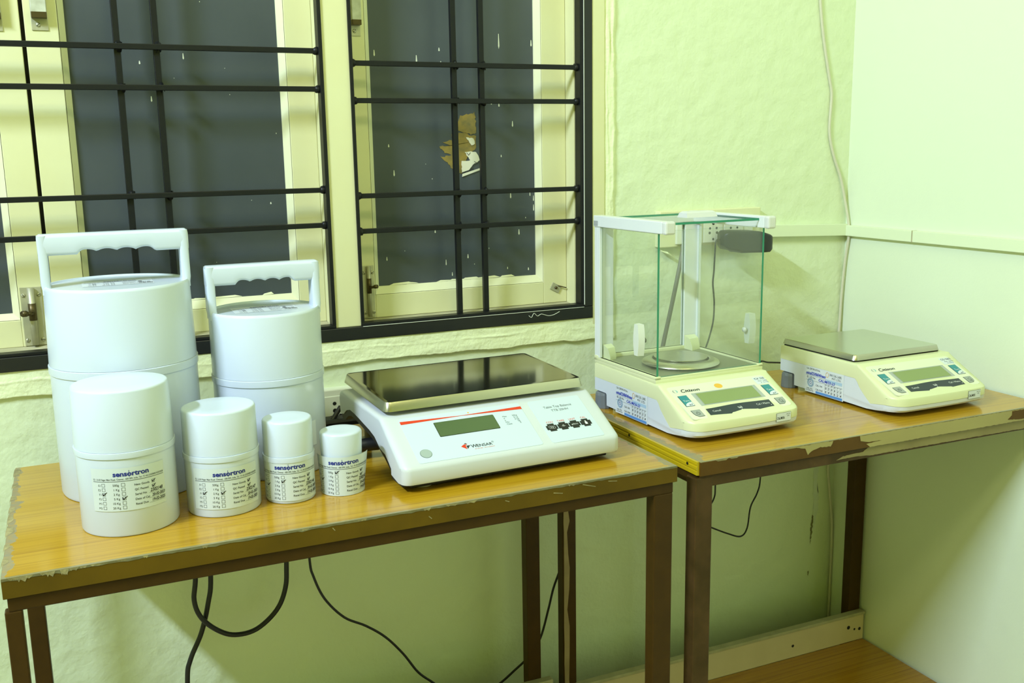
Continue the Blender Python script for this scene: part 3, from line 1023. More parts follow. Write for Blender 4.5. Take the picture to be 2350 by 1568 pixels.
def box(b, mp, u, v, s, h, k):
    q = s / 2
    b.stroke([(u - q, v - q), (u + q, v - q), (u + q, v + q), (u - q, v + q), (u - q, v - q)], 0.00042 * k, mp, INK_GREY, h)


def tick(b, mp, u, v, s, h, w=0.0008):
    b.stroke([(u - s * 0.3, v - s * 0.15), (u - s * 0.12, v + s * 0.28), (u + s * 0.62, v - s * 0.42)], w, mp, PEN, h + 0.0001)
    b.stroke([(u - s * 0.2, v - s * 0.05), (u - s * 0.05, v + s * 0.2), (u + s * 0.3, v - s * 0.2)], w * 1.2, mp, PEN, h + 0.0001)


def label_paper(b, mp, Wd, Hd, m, nu=26, nv=6):
    vs, fs = [], []
    for j in range(nv + 1):
        for i in range(nu + 1):
            vs.append(mp(Wd * i / nu, Hd * j / nv, 0))
    for j in range(nv):
        for i in range(nu):
            a = j * (nu + 1) + i
            fs.append((a, a + 1, a + nu + 2, a + nu + 1))
    b.add(vs, fs, m, True)


def jar(label, x, y, r0, rr, zr, rl, zt, a_deg, z_lab, ticks, serial, flare=False):
    """screw jar for a single weight: body with rim collar, domed lid, printed form"""
    j = thing('weight_jar', label, 'jar', (x, y, ZT), 0, 'white weight jars in the front row')
    zr -= ZT
    zt -= ZT
    b = MB()
    b.lathe([(r0 - 0.003, 0), (r0 - 0.001, 0.0008), (r0, 0.003), (r0 + 0.0003, zr - 0.0085), (rr, zr - 0.0080), (rr + 0.0003, zr - 0.004), (rr, zr - 0.0003), (rr - 0.001, zr)], (0, 0, 0), JAR)
    b.build('body', j, 40)
    l_ = MB()
    rb_ = rr - 0.0013
    l_.lathe([(rb_ - 0.002, zr - 0.0005), (rb_, zr + 0.0004), (rb_, zr + 0.001), (rl + 0.0004, zt - 0.0034), (rl - 0.0004, zt - 0.0014), (rl - 0.0015, zt - 0.0004), (rl - 0.0036, zt), (rl * 0.5, zt - 0.0004), (0.002, zt - 0.0006)], (0, 0, 0), JAR)
    l_.build('lid', j, 40)
    Wd, Hd = 0.100, 0.0595
    fl = None
    if flare:
        def fl(u, v):
            q = max(0.0, (u - 0.062) / 0.038)
            p = max(0.0, (0.03 - u) / 0.03)
            up = max(0.0, 1 - v / 0.05)
            return 0.0008 + 0.006 * q * q * up + 0.0035 * p * p * up
    mp = cyl_map((0, 0), r0 + (0.0006 if not flare else 0.0009), math.radians(a_deg), z_lab - ZT, Wd, fl)
    p = MB()
    label_paper(p, mp, Wd, Hd, LABEL_P)
    jar_print(p, mp, Wd, Hd, ticks, serial, '20-02-2023', '19-02-2025')
    lo = p.build('paper_label', j)
    lo['label'] = 'printed calibration form with pen ticks'
    return j


jar('largest white jar of the front row, label ticked 5 Kg', 0.0499, 1.4300, 0.0643, 0.0660, 0.8668, 0.0628, 0.9500, -91.5, 0.8465, ((0, 2), (1, 3)), '2302148')
jar('second largest white jar of the front row, label ticked 2 Kg', 0.1776, 1.4323, 0.0516, 0.0531, 0.8384, 0.0511, 0.9009, -91.0, 0.8222, ((0, 2), (1, 2)), '2302147')
jar('slim white jar of the front row, label ticked 1 Kg', 0.2729, 1.4284, 0.0360, 0.0375, 0.8204, 0.0357, 0.8724, -105.5, 0.8145, ((0, 2), (1, 1)), '2302146')
jar('smallest white jar with a peeling label ticked 500g', 0.3506, 1.4236, 0.0308, 0.0317, 0.8025, 0.0312, 0.8439, -105.5, 0.8100, ((0, 2), (1, 0)), '2302142', True)


def canister(label, x, y, r0, rr, zr0, zr, rl, zl, zh, z_in, side_label=False):
    """tall canister with a lid carrying a bail handle with finger grooves"""
    c = thing('weight_canister', label, 'canister', (x, y, ZT), 0, 'tall white canisters at the back')
    zr0 -= ZT
    zr -= ZT
    zl -= ZT
    zh -= ZT
    z_in -= ZT
    b = MB()
    b.lathe([(r0 - 0.005, 0), (r0 - 0.0015, 0.001), (r0, 0.005), (rr - 0.0018, zr0 - 0.0006), (rr - 0.0002, zr0), (rr, zr0 + 0.002), (rr, zr - 0.0008), (rr - 0.0015, zr)], (0, 0, 0), JAR, 96)
    b.build('body', c, 40)
    l_ = MB()
    rb_ = rr - 0.0014
    l_.lathe([(rb_ - 0.003, zr - 0.0006), (rb_, zr + 0.0005), (rb_, zr + 0.001), (rl + 0.0003, zl - 0.005), (rl - 0.0006, zl - 0.002), (rl - 0.0028, zl), (rl - 0.005, zl - 0.0003), (rl - 0.007, zl - 0.0022), (rl * 0.5, zl - 0.0024), (0.002, zl - 0.0025)], (0, 0, 0), JAR, 96)
    lo = l_.build('lid', c, 40)
    h = MB()
    hw = rl + 0.0020
    ww = 0.0135
    secs = []
    N = 72

    def ring(cx, cz, hx_or_none, hy, hz, n=20, axis='x'):
        out = []
        for k in range(n):
            a = 2 * PI * k / n
            ca, sa = math.cos(a), math.sin(a)
            px = math.copysign(abs(ca) ** 0.38, ca)
            pz = math.copysign(abs(sa) ** 0.38, sa)
            if axis == 'x':
                out.append((cx, hy * px, cz + hz * pz))
            else:
                out.append((cx + hx_or_none * px, hy * pz, cz))
        return out
    for i in range(N + 1):
        q = i / N
        xx = -hw + 2 * hw * q
        e = min(1.0, min(q, 1 - q) * 2 * hw / 0.0035)
        rnd_ = 1 - (1 - e) ** 2 * 0.28
        zi = z_in - 0.0012
        if 0.25 < q < 0.77:
            s_ = abs(math.sin((q - 0.25) / 0.52 * 4 * PI))
            zi += 0.0030 + 0.0040 * s_ ** 0.7
            zi -= 0.0030 * math.exp(-((q - 0.25) / 0.02) ** 2) + 0.0030 * math.exp(-((q - 0.77) / 0.02) ** 2)
        zt_ = zh - (1 - math.sqrt(max(0, 1 - (1 - e) ** 2))) * 0.0035
        secs.append(ring(xx, (zi + zt_) / 2, None, 0.0150 * (0.9 + 0.1 * e), (zt_ - zi) / 2, axis='x'))
    h.sections(secs, JAR, True)
    for sx in (-1, 1):
        secs = []
        for i in range(13):
            q = i / 12
            z_ = zl - 0.012 + (zh - 0.002 - zl + 0.012) * q
            hy = 0.0150 + 0.004 * (1 - q) ** 2.2
            secs.append(ring(sx * (hw - ww / 2 - 0.0012 * (q < 0.15)), z_, ww / 2, hy, None, axis='z'))
        h.sections(secs, JAR, True)
    h.build('handle', c, 50)
    p = MB()
    mp = lambda u, v, hh: (u - 0.050, 0.030 - v, zl - 0.0021 + hh)
    p.poly([(0, 0), (0.1, 0), (0.1, 0.0595), (0, 0.0595)], mp, STICKER)
    jar_print(p, mp, 0.1, 0.0595, ((0, 2),), '2302149', '20-02-2023', '19-02-2025')
    po2 = p.build('paper_label', lo)
    po2['label'] = 'printed form lying flat on the lid'
    if side_label:
        p = MB()
        mp = cyl_map((0, 0), rr - 0.0008, math.radians(-58), 0.085, 0.026)
        label_paper(p, mp, 0.026, 0.040, STICKER, 8, 3)
        rn = random.Random(2)
        v = 0.004
        while v < 0.034:
            wv = rn.choice((0.0006, 0.001, 0.0016))
            p.stroke([(0.004, v), (0.014, v)], wv, mp, INK, 0.0002)
            v += wv + rn.choice((0.0008, 0.0014))
        p.build('barcode_label', c)
    return c


canister('tallest white canister with handle, at the far left of the back row', 0.0672, 1.6064, 0.1058, 0.1073, 0.9370, 0.9488, 0.1030, 1.0668, 1.1424, 1.1122)
canister('shorter white canister with handle, standing behind the slim jars', 0.2808, 1.5971, 0.0866, 0.0884, 0.8995, 0.9099, 0.0864, 1.0114, 1.0831, 1.0527, True)


# ================================================================== SCALES
def prof_sections(b, prof, xs, shift, m):
    """skin a side profile (y, z) through the stations xs; shift(x, y, z) -> (y, z) rounds the ends"""
    b.sections([[(x,) + shift(x, y, z) for y, z in prof] for x in xs], m)


def slope_map(y0, z0, y1, z1):
    L = math.hypot(y1 - y0, z1 - z0)
    dy, dz = (y1 - y0) / L, (z1 - z0) / L
    ny, nz = (dz, -dy) if -dy > 0 else (-dz, dy)
    return lambda u, v, h: (u, y0 + dy * v + ny * h, z0 + dz * v + nz * h)


def pan_plate(b, x0, x1, y0, y1, zt, zb, flare, r, m_top, m_rim):
    """square pan: mirror plate with rounded corners and a flared skirt"""
    n = 6
    rows = [(0.006, zt + 0.0002, m_top), (0.0012, zt, None), (0.0, zt - 0.0012, None), (-flare, zb, None), (-flare + 0.001, zb - 0.0004, None), (-flare + 0.0025, zb + 0.001, None)]
    rings = [[(u, v, z) for u, v in rrect(x0 + d, x1 - d, y0 + d, y1 - d, max(0.002, r - d), n)] for d, z, _ in rows]
    k = len(rings[0])
    b.add(rings[0], [tuple(range(k))], m_top)
    b.add(rings[0] + rings[1], [(i, (i + 1) % k, (i + 1) % k + k, i + k) for i in range(k)], m_top, True)
    vs = [p for r_ in rings[1:] for p in r_]
    fs = []
    for j in range(len(rings) - 2):
        for i in range(k):
            fs.append((j * k + i, j * k + (i + 1) % k, (j + 1) * k + (i + 1) % k, (j + 1) * k + i))
    b.add(vs, fs, m_rim, True)
    # underside
    b.add(rings[-1], [tuple(range(k))[::-1]], m_rim)


# ---- wide white table-top scale
W0 = (0.4329, 1.4568, ZT)
ws_ = thing('table_scale', 'wide white scale with dark steel pan and red-striped panel', 'scale', W0, 0.0325)
z_ = lambda z: z - ZT
bx0, bx1 = -0.0125, 0.3645
profile = [(-0.105, 0.7640), (-0.1065, 0.7680), (-0.1065, 0.7850), (-0.1055, 0.7885), (-0.1020, 0.7925), (-0.003, 0.8435), (0.003, 0.8455), (0.200, 0.8478), (0.212, 0.8440),
           (0.2155, 0.8350), (0.2125, 0.8040), (0.195, 0.8060), (0.176, 0.8170), (0.155, 0.8225), (0.130, 0.8215), (0.105, 0.8190), (0.080, 0.8160), (0.052, 0.8130), (0.026, 0.8080),
           (0.0, 0.8010), (-0.025, 0.7920), (-0.045, 0.7830), (-0.0570, 0.7765), (-0.0570, 0.7670), (-0.095, 0.7625)]


def w_shift(x, y, z):
    d = min(x - bx0, bx1 - x)
    r = 0.014
    k = 0.0
    if d < r:
        k = r - math.sqrt(max(0, r * r - (r - d) ** 2))
    y2 = y + k * max(0.0, min(1.0, (-0.02 - y) / 0.07))
    r2 = 0.006
    k2 = r2 - math.sqrt(max(0, r2 * r2 - (r2 - min(d, r2)) ** 2))
    z2 = z
    if z > 0.785 and y > -0.104:
        lo = 0.7885 if y < -0.09 else z
        z2 = z - k2 * (1 if z > 0.79 and not (y > -0.06 and z < 0.824 and (y > 0.0 or z < 0.80)) else 0)
    return (y2, z_(z2))


b = MB()
xs = [bx0, bx0 + 0.0005, bx0 + 0.0015, bx0 + 0.003, bx0 + 0.006, bx0 + 0.010, bx0 + 0.014, 0.1, 0.25, bx1 - 0.014, bx1 - 0.010, bx1 - 0.006, bx1 - 0.003, bx1 - 0.0015, bx1 - 0.0005, bx1]
prof_sections(b, profile, xs, w_shift, SCALE_W)
b.build('shell', ws_, 32)
b = MB()
arch = [(0.2105, 0.8045), (0.195, 0.8065), (0.176, 0.8175), (0.155, 0.8230), (0.130, 0.8220), (0.105, 0.8195), (0.080, 0.8165), (0.052, 0.8135), (0.026, 0.8085), (0.0, 0.8015), (-0.025, 0.7925), (-0.045, 0.7835), (-0.0580, 0.7770), (-0.0600, 0.7650)]
off = []
for i, (y, z) in enumerate(arch):
    a, c = arch[max(0, i - 1)], arch[min(len(arch) - 1, i + 1)]
    ty, tz = c[0] - a[0], c[1] - a[1]
    L = math.hypot(ty, tz)
    ny, nz = -tz / L, ty / L
    if nz > 0:
        ny, nz = -ny, -nz
    off.append((y + ny * 0.011, z + nz * 0.011))
off[-1] = (-0.0480, 0.7640)
off[0] = (0.2060, 0.7960)
prof2 = arch + [(-0.094, 0.7622), (-0.094, 0.7600), (-0.048, 0.7600)] + off[::-1]
prof_sections(b, prof2, [bx0 + 0.0015, bx1 - 0.0015], lambda x, y, z: (y, z_(z)), SCALE_B)
b.build('chassis', ws_, 30)
b = MB()
b.box(0.004, 0.348, -0.088, -0.05, 0.0035, 0.0105, SCALE_B, 0.002)  # black block added to deepen the shade under the shell front
b.build('front_shade_block', ws_)
for fx, fy in ((0.03, -0.07), (0.315, -0.055), (0.03, 0.197), (0.315, 0.197)):
    b = MB()
    top = 0.762 if fy < 0 else 0.806
    b.lathe([(0.013, 0.0), (0.0145, 0.001), (0.0145, 0.006), (0.006, 0.007), (0.006, z_(top))], (fx, fy, 0), mat('scale_foot', (0.42, 0.38, 0.22), 0.5), 24)
    b.build('foot', ws_, 40)
b = MB()
b.box(0.08, 0.27, -0.03, 0.16, 0.012, 0.052, SCALE_B, 0.003)
b.build('under_box', ws_)
for px, py in ((0.06, 0.05), (0.29, 0.05), (0.06, 0.17), (0.29, 0.17)):
    b = MB()
    b.lathe([(0.012, z_(0.8450)), (0.012, z_(0.8580))], (px, py, 0), SCALE_B, 20)
    b.build('pan_support', ws_, 40)
b = MB()
pan_plate(b, -0.17575, 0.17575, -0.108, 0.108, 0, -0.0145, 0.0040, 0.009, STEEL, STEEL_RIM)
wp = b.build('weighing_pan', ws_, 35)
wp.location = (0.17575, 0.108, z_(0.8700))
wp.rotation_euler = (math.radians(1.5), 0, 0)
SM = slope_map(0.0, z_(0.845), -0.105, z_(0.7905))
dh = 0.0009
b = MB()
b.poly(rrect(0.0155, 0.2250, 0.0105, 0.1125, 0.004), SM, OVERLAY, dh, -0.001)
b.poly([(0.0156, 0.0172), (0.0156, 0.0242), (0.118, 0.0223), (0.118, 0.0215)], SM, RED, dh + 0.0002)
b.poly([(0.118, 0.0215), (0.118, 0.0223), (0.2249, 0.0262), (0.2249, 0.0194)], SM, RED, dh + 0.0002)
for i, (s1_, s2_) in enumerate((('Max', '20kg'), ('d', '0.1g'), ('e', '0.5g'), ('Min', '5g'), ('Class', 'II'))):
    b.text(s1_, 0.0046, 0.1845, 0.0395 + i * 0.0046, SM, INK_GREY, dh + 0.0002)
    b.text(s2_, 0.0046, 0.2100, 0.0395 + i * 0.0046, SM, INK_GREY, dh + 0.0002, align='RIGHT')
b.poly([(0.0912, 0.0903), (0.0965, 0.0868), (0.1032, 0.0868), (0.0992, 0.0893), (0.0992, 0.0975)], SM, RED, dh + 0.0002)
b.poly([(0.0975, 0.0860), (0.1003, 0.0838), (0.1030, 0.0860)], SM, INK, dh + 0.0002)
b.poly([(0.1000, 0.0898), (0.1065, 0.0898), (0.1003, 0.0972)], SM, INK, dh + 0.0002)
b.text('W', 0.0098, 0.1068, 0.0960, SM, INK, dh + 0.0002, bold=0.012)
b.text('ENSAR', 0.0082, 0.1168, 0.0960, SM, INK, dh + 0.0002, bold=0.012, width=0.0262)
b.text('R', 0.0026, 0.1440, 0.0905, SM, INK, dh + 0.0002)
b.stroke([(x, y) for x, y in ellipse(0.1449, 0.0896, 0.0017, 0.0017, 14)], 0.0003, SM, INK, dh + 0.0002)
b.text('AN ISO 9001 : 2015 COMPANY', 0.0024, 0.1110, 0.1003, SM, RED, dh + 0.0002, width=0.034)
b.poly(ellipse(0.132, 0.0172, 0.0013, 0.0016, 10), SM, ORANGE_DOT, dh + 0.0002)
b.build('display_panel', ws_)
b = MB()
b.poly(rrect(0.0673, 0.1706, 0.0296, 0.0628, 0.0015), SM, KEY_BLACK, dh + 0.0003, 0)
b.poly(rrect(0.0680, 0.1699, 0.0303, 0.0621, 0.0012), SM, LCD_DARK, dh + 0.0005)
b.build('display_screen', ws_)
b = MB()
b.poly(ellipse(0.0325, 0.0935, 0.0094, 0.0094, 32), SM, INK_GREY, dh + 0.0002, 0)
b.poly(ellipse(0.0325, 0.0935, 0.0089, 0.0089, 32), SM, mat('level_vial', (0.36, 0.43, 0.40), 0.15), dh + 0.0004)
b.build('level_vial', ws_)
b = MB()
b.poly(rrect(0.2410, 0.3370, 0.0112, 0.1135, 0.004), SM, OVERLAY, dh, -0.001)
b.text('Table Top Balance', 0.0076, 0.2885, 0.0335, SM, INK_GREY, dh + 0.0002, align='CENTER', width=0.052)
b.text('TTB 20HH', 0.0072, 0.2885, 0.0425, SM, INK_GREY, dh + 0.0002, align='CENTER', width=0.031)
for i, s in enumerate(('COU', 'TARE', 'UNIT', 'CAL')):
    b.text(s, 0.0056, 0.2567 + i * 0.0208, 0.0682, SM, RED, dh + 0.0002, align='CENTER')
b.build('key_panel', ws_)
for i in range(4):
    u, v = 0.2556 + i * 0.0210, 0.0790
    a, c, d = 0.0096, 0.0058, 0.0086
    k = MB()
    k.poly([(u - c, v - d), (u + c, v - d), (u + c, v - d * 0.55), (u + a, v - d * 0.55), (u + a, v + d * 0.55), (u + c, v + d * 0.55), (u + c, v + d), (u - c, v + d), (u - c, v + d * 0.55), (u - a, v + d * 0.55), (u - a, v - d * 0.55), (u - c, v - d * 0.55)], SM, KEY_BLACK, dh + 0.0006, 0)
    hh = dh + 0.0008
    if i == 0:
        for q in (-0.0032, 0, 0.0032):
            e_ = ellipse(u + q, v + q * 0.2, 0.0024, 0.0028, 14)
            k.stroke(e_ + e_[:1], 0.0004, SM, KEY_WHITE, hh)
    elif i == 1:
        k.text('-0-', 0.0062, u, v + 0.002, SM, KEY_WHITE, hh, align='CENTER')
    elif i == 2:
        k.text('g/lb/ct', 0.0044, u, v + 0.0014, SM, KEY_WHITE, hh, align='CENTER', width=0.012)
    else:
        k.poly([(u - 0.0022, v - 0.001), (u + 0.0022, v - 0.001), (u + 0.0022, v + 0.0042), (u - 0.0022, v + 0.0042)], SM, KEY_WHITE, hh)
        k.poly([(u - 0.0012, v - 0.0042), (u + 0.0012, v - 0.0042), (u + 0.0008, v - 0.0008), (u - 0.0008, v - 0.0008)], SM, KEY_WHITE, hh)
    k.build('key_button', ws_)


# ---- the two cream laboratory balances share their housing
BX0, BX1 = -0.0085, 0.2365


def b_shift(x, y, z):
    d = min(x - BX0, BX1 - x)
    r = 0.030
    k = 0.0
    if d < r:
        k = (r - math.sqrt(max(0, r * r - (r - d) ** 2))) * 1.0
    wgt = max(0.0, min(1.0, (-0.045 - y) / 0.055))
    r2 = 0.004
    k2 = r2 - math.sqrt(max(0, r2 * r2 - (r2 - min(d, r2)) ** 2))
    z2 = z - k2 * (1.0 if z > 0.786 and y < 0.2 and z > 0.81 or (z > 0.786 and y < -0.1) else 0.0)
    bow = 0.004 * (1 - ((x - 0.114) / 0.1225) ** 2) * max(0.0, min(1.0, (-0.06 - y) / 0.05))
    return (y + k * wgt - bow, z_(z2))


BXS = [BX0, BX0 + 0.0006, BX0 + 0.002, BX0 + 0.004, BX0 + 0.008, BX0 + 0.014, BX0 + 0.022, BX0 + 0.030, 0.06, 0.09, 0.114, 0.14, 0.17,
       BX1 - 0.030, BX1 - 0.022, BX1 - 0.014, BX1 - 0.008, BX1 - 0.004, BX1 - 0.002, BX1 - 0.0006, BX1]


def balance_body(root, asset, model1, model2, orange, cream_top):
    b = MB()
    prof_sections(b, [(0.2050, 0.8082), (0.2050, 0.834), (0.2035, cream_top), (-0.0150, cream_top), (-0.0185, 0.8332), (-0.1140, 0.7905), (-0.1185, 0.7875), (-0.1195, 0.7850),
                      (-0.1195, 0.7725), (-0.0900, 0.7690), (-0.0640, 0.7672), (-0.0520, 0.7715), (-0.0360, 0.7815), (-0.0240, 0.7930), (-0.0170, 0.8030), (-0.0110, 0.8078)], BXS, b_shift, CREAM)
    b.build('upper_housing', root, 30)
    b = MB()
    prof_sections(b, [(0.2045, 0.8080), (0.2045, 0.7830), (0.1630, 0.7830), (0.1605, 0.7810), (0.1600, 0.7590), (-0.0460, 0.7556), (-0.0850, 0.7572), (-0.1130, 0.7605), (-0.1180, 0.7650), (-0.1190, 0.7720),
                      (-0.0900, 0.7687), (-0.0640, 0.7670), (-0.0515, 0.7712), (-0.0355, 0.7812), (-0.0235, 0.7927), (-0.0165, 0.8027), (-0.0105, 0.8075)], BXS, b_shift, BAL_WHITE)
    b.build('lower_housing', root, 30)
    for fx, fy in ((-0.0005, 0.1830), (0.2285, 0.1830)):
        b = MB()
        n = 28
        ring = lambda r, z: [((fx + (r + 0.0007 * (k % 2)) * math.cos(2 * PI * k / n)), fy + (r + 0.0007 * (k % 2)) * math.sin(2 * PI * k / n), z) for k in range(n)]
        b.sections([ring(0.0165, 0), ring(0.0172, 0.002), ring(0.0162, 0.026), ring(0.0150, 0.031)], FOOT_GREY)
        b.build('levelling_foot', root)
    for fx in (0.02, 0.208):
        b = MB()
        b.lathe([(0.007, 0), (0.008, 0.001), (0.008, 0.009)], (fx, -0.045, 0), FOOT_GREY, 20)
        b.build('front_foot', root, 40)
    S = slope_map(-0.0185, z_(0.8332), -0.1140, z_(0.7905))
    h = 0.0008
    b = MB()
    pts = rrect(0.0015, 0.2165, 0.0065, 0.1005, 0.006)
    b.poly(pts, S, CREAM_PANEL, h, -0.001)
    e = h + 0.0002
    # brand: a two-part crescent and brush lettering
    for sg, m in ((-1, KEY_GREY), (1, TEAL_LOGO)):
        arc = [(0.0128 + sg * 0.0052 * math.cos(math.radians(w)), 0.0200 + 0.0044 * math.sin(math.radians(w))) for w in range(-80, 81, 16)]
        arc2 = [(0.0128 + sg * 0.0026 * math.cos(math.radians(w)), 0.0200 + 0.0042 * math.sin(math.radians(w))) for w in range(80, -81, -16)]
        b.poly(arc + arc2, S, m, e)
    b.text('C', 0.0128, 0.0243, 0.0258, S, INK, e, shear=0.25, bold=0.02)
    b.text('itizon', 0.0096, 0.0328, 0.0252, S, INK, e, shear=0.2, bold=0.028, width=0.0310)
    b.poly([(0.1885, 0.0120), (0.2150, 0.0120), (0.2150, 0.0325), (0.1885, 0.0325)], S, STICKER, e)
    b.text(model1, 0.0072, 0.1915, 0.0190, S, INK, e + 0.0002, bold=0.01)
    b.text(model2[0], 0.0046, 0.1955, 0.0250, S, INK_GREY, e + 0.0002)
    b.text(model2[1], 0.0046, 0.1985, 0.0300, S, INK_GREY, e + 0.0002)
    if orange:
        b.poly(ellipse(0.1070, 0.0205, 0.0085, 0.0068), S, ORANGE_DOT, e)
    b.build('control_panel', root)
    b = MB()
    b.poly([(0.0395, 0.0312), (0.1805, 0.0322), (0.1800, 0.0685), (0.0390, 0.0678)], S, LCD_BEZEL, e + 0.0002, 0)
    b.poly([(0.0465, 0.0322), (0.1735, 0.0330), (0.1725, 0.0672), (0.0462, 0.0662)], S, KEY_GREY, e + 0.0004)
    b.poly([(0.0480, 0.0340), (0.1725, 0.0345), (0.1715, 0.0665), (0.0472, 0.0655)], S, LCD_PALE, e + 0.0005)
    b.build('display_screen', root)
    for u0, u1, v0 in ((0.0088, 0.0274, 0.0340), (0.1918, 0.2106, 0.0362)):
        k = MB()
        v1 = v0 + 0.0305
        k.poly([(u0, v0), (u1, v0), (u1, v1), (u0, v1)], S, INK, e + 0.0002, 0)
        k.poly([(u0 + 0.0005, v0 + 0.0005), (u1 - 0.0005, v0 + 0.0005), (u1 - 0.0005, v1 - 0.0005), (u0 + 0.0005, v1 - 0.0005)], S, TEAL, e + 0.0004)
        q = [(u1 - 0.0007, v1 - 0.0007), (u0 + 0.0010, v1 - 0.0007)] + [(u1 - 0.0007 - 0.0170 * math.cos(math.radians(w)), v1 - 0.0007 - 0.0105 * math.sin(math.radians(w))) for w in range(10, 91, 10)]
        k.poly(q, S, STICKER, e + 0.0005)
        k.text('Tare', 0.0066, (u0 + u1) / 2, v0 + 0.0175, S, KEY_WHITE, e + 0.0006, align='CENTER')
        k.stroke([(u1 - 0.0035, v1 - 0.0065), (u1 - 0.0035, v1 - 0.0035), (u1 - 0.0090, v1 - 0.0035)], 0.0009, S, INK, e + 0.0007)
        k.poly([(u1 - 0.0105, v1 - 0.0035), (u1 - 0.0080, v1 - 0.0052), (u1 - 0.0080, v1 - 0.0018)], S, INK, e + 0.0007)
        k.build('tare_key', root)
    for u, flip in ((0.0195, 1), (0.2020, -1)):
        k = MB()
        v0, v1 = 0.0760, 0.0945
        out = [(u - flip * 0.0098, v0), (u + flip * 0.0092, v0), (u + flip * 0.0092, v1), (u - flip * 0.0020, v1), (u - flip * 0.0075, v1 - 0.0045), (u - flip * 0.0095, v1 - 0.0100)]
        k.poly(out, S, INK, e + 0.0002, 0)
        cu, cv = u, (v0 + v1) / 2
        k.poly([(cu + (a - cu) * 0.94, cv + (c - cv) * 0.94) for a, c in out], S, KEY_GREY, e + 0.0004)
        if flip == 1:
            k.stroke([(u + 0.0034 * math.cos(math.radians(w)), cv + 0.0006 + 0.0034 * math.sin(math.radians(w))) for w in range(-60, 241, 20)], 0.0007, S, INK, e + 0.0006)
            k.stroke([(u, cv - 0.0045), (u, cv)], 0.0008, S, INK, e + 0.0006)
        else:
            el = ellipse(u, cv - 0.0005, 0.0034, 0.0034, 18)
            k.stroke(el + el[:1], 0.0006, S, INK, e + 0.0006)
            k.stroke([(u - 0.004, cv + 0.0048), (u + 0.004, cv + 0.0048), (u + 0.0022, cv + 0.0018)], 0.0006, S, INK, e + 0.0006)
        k.build('power_key' if flip == 1 else 'print_key', root)
    k = MB()
    top, bot = [], []
    for i in range(25):
        q = i / 24
        u = 0.0405 + 0.1390 * q
        mid = math.sin(PI * q)
        top.append((u, 0.0770 + 0.0012 * math.cos(2 * PI * q) - 0.0006))
        bot.append((u - 0.0008, 0.0952 + 0.0050 * mid ** 1.5 + 0.0015 * q))
    vs = [S(u, v, e + 0.0004) for u, v in top] + [S(u, v, e + 0.0004) for u, v in bot]
    k.add(vs, [(i, i + 1, 25 + i + 1, 25 + i) for i in range(24)], NAVY)
    k.text('Cancel', 0.0066, 0.0500, 0.0885, S, KEY_WHITE, e + 0.0006, sx=0.95)
    k.text('Cal / Menu', 0.0070, 0.1745, 0.0885, S, KEY_WHITE, e + 0.0006, align='RIGHT', sx=0.95)
    k.stroke([(0.1095, 0.0845), (0.1125, 0.0845), (0.1130, 0.0885), (0.1060, 0.0885), (0.1060, 0.0850), (0.1045, 0.0850)], 0.0009, S, KEY_WHITE, e + 0.0006)
    k.stroke([(0.1060, 0.0845), (0.1085, 0.0880), (0.1120, 0.0860)], 0.0008, S, KEY_WHITE, e + 0.0006)
    k.poly([(0.1095, 0.0912), (0.1112, 0.0930), (0.1078, 0.0930)], S, KEY_WHITE, e + 0.0006)
    k.poly([(0.1740, 0.0912), (0.1765, 0.0922), (0.1740, 0.0935)], S, KEY_WHITE, e + 0.0006)
    k.build('menu_bar', root)
    # asset sticker on the front lip
    k = MB()
    F = lambda u, v, hh: (u, -0.1195 - 0.004 * (1 - ((u - 0.114) / 0.1225) ** 2) - hh + max(0.0, u - (BX1 - 0.03)) ** 2 * 10, z_(0.7880) - v)
    k.poly([(0.1700, 0.0030), (0.2040, 0.0030), (0.2040, 0.0190), (0.1700, 0.0190)], F, INK_GREY, 0.0007)
    k.poly([(0.1704, 0.0034), (0.2036, 0.0034), (0.2036, 0.0186), (0.1704, 0.0186)], F, STICKER, 0.0009)
    k.text(asset, 0.0064, 0.1712, 0.0145, F, PEN, 0.0011, shear=0.1, bold=0.015, width=0.0175)
    k.text('UNI CAL', 0.0030, 0.1925, 0.0075, F, INK_GREY, 0.0011, width=0.0095)
    k.text('LABS', 0.0026, 0.1945, 0.0108, F, INK_GREY, 0.0011)
    k.build('asset_sticker', root)
    # calibration certificate on the left side; u runs towards the front, v down
    k = MB()
    Lm = lambda u, v, hh: (BX0 - 0.0004 - hh, 0.1262 - u, z_(0.8080) - v)
    Wc, Hc = 0.1095, 0.0535
    k.poly([(0, 0), (Wc, 0), (Wc, Hc), (0, Hc)], Lm, STICKER, 0.0)
    t_ = lambda s, size, u, v, m=INK, **kw: k.text(s, size, u * Wc, v * Hc, Lm, m, 0.0004, **kw)
    t_('CAL CERTIFICATE No.', 0.0052, 0.03, 0.12, INK, width=0.36 * Wc)
    t_('unical/23/0604/mass', 0.0085, 0.02, 0.31, PEN_BLUE, shear=0.3, bold=0.03, width=0.52 * Wc)
    el = ellipse(0.575 * Wc, 0.16 * Hc, 0.0036, 0.0050, 18)
    k.stroke(el + el[:1], 0.0008, Lm, ORANGE_DOT, 0.0004)
    t_('UNI CAL LABS', 0.0068, 0.63, 0.17, INK_GREY, width=0.31 * Wc)
    t_('PVT. LTD.', 0.0060, 0.70, 0.29, INK_GREY)
    k.poly([(0.56 * Wc, 0.33 * Hc), (0.96 * Wc, 0.33 * Hc), (0.96 * Wc, 0.44 * Hc), (0.56 * Wc, 0.44 * Hc)], Lm, BLUE_PALE, 0.0003)
    k.stroke([(0.02 * Wc, 0.345 * Hc), (0.56 * Wc, 0.345 * Hc)], 0.0004, Lm, INK_GREY, 0.0003)
    t_('ID / ID No.', 0.0055, 0.05, 0.45, INK)
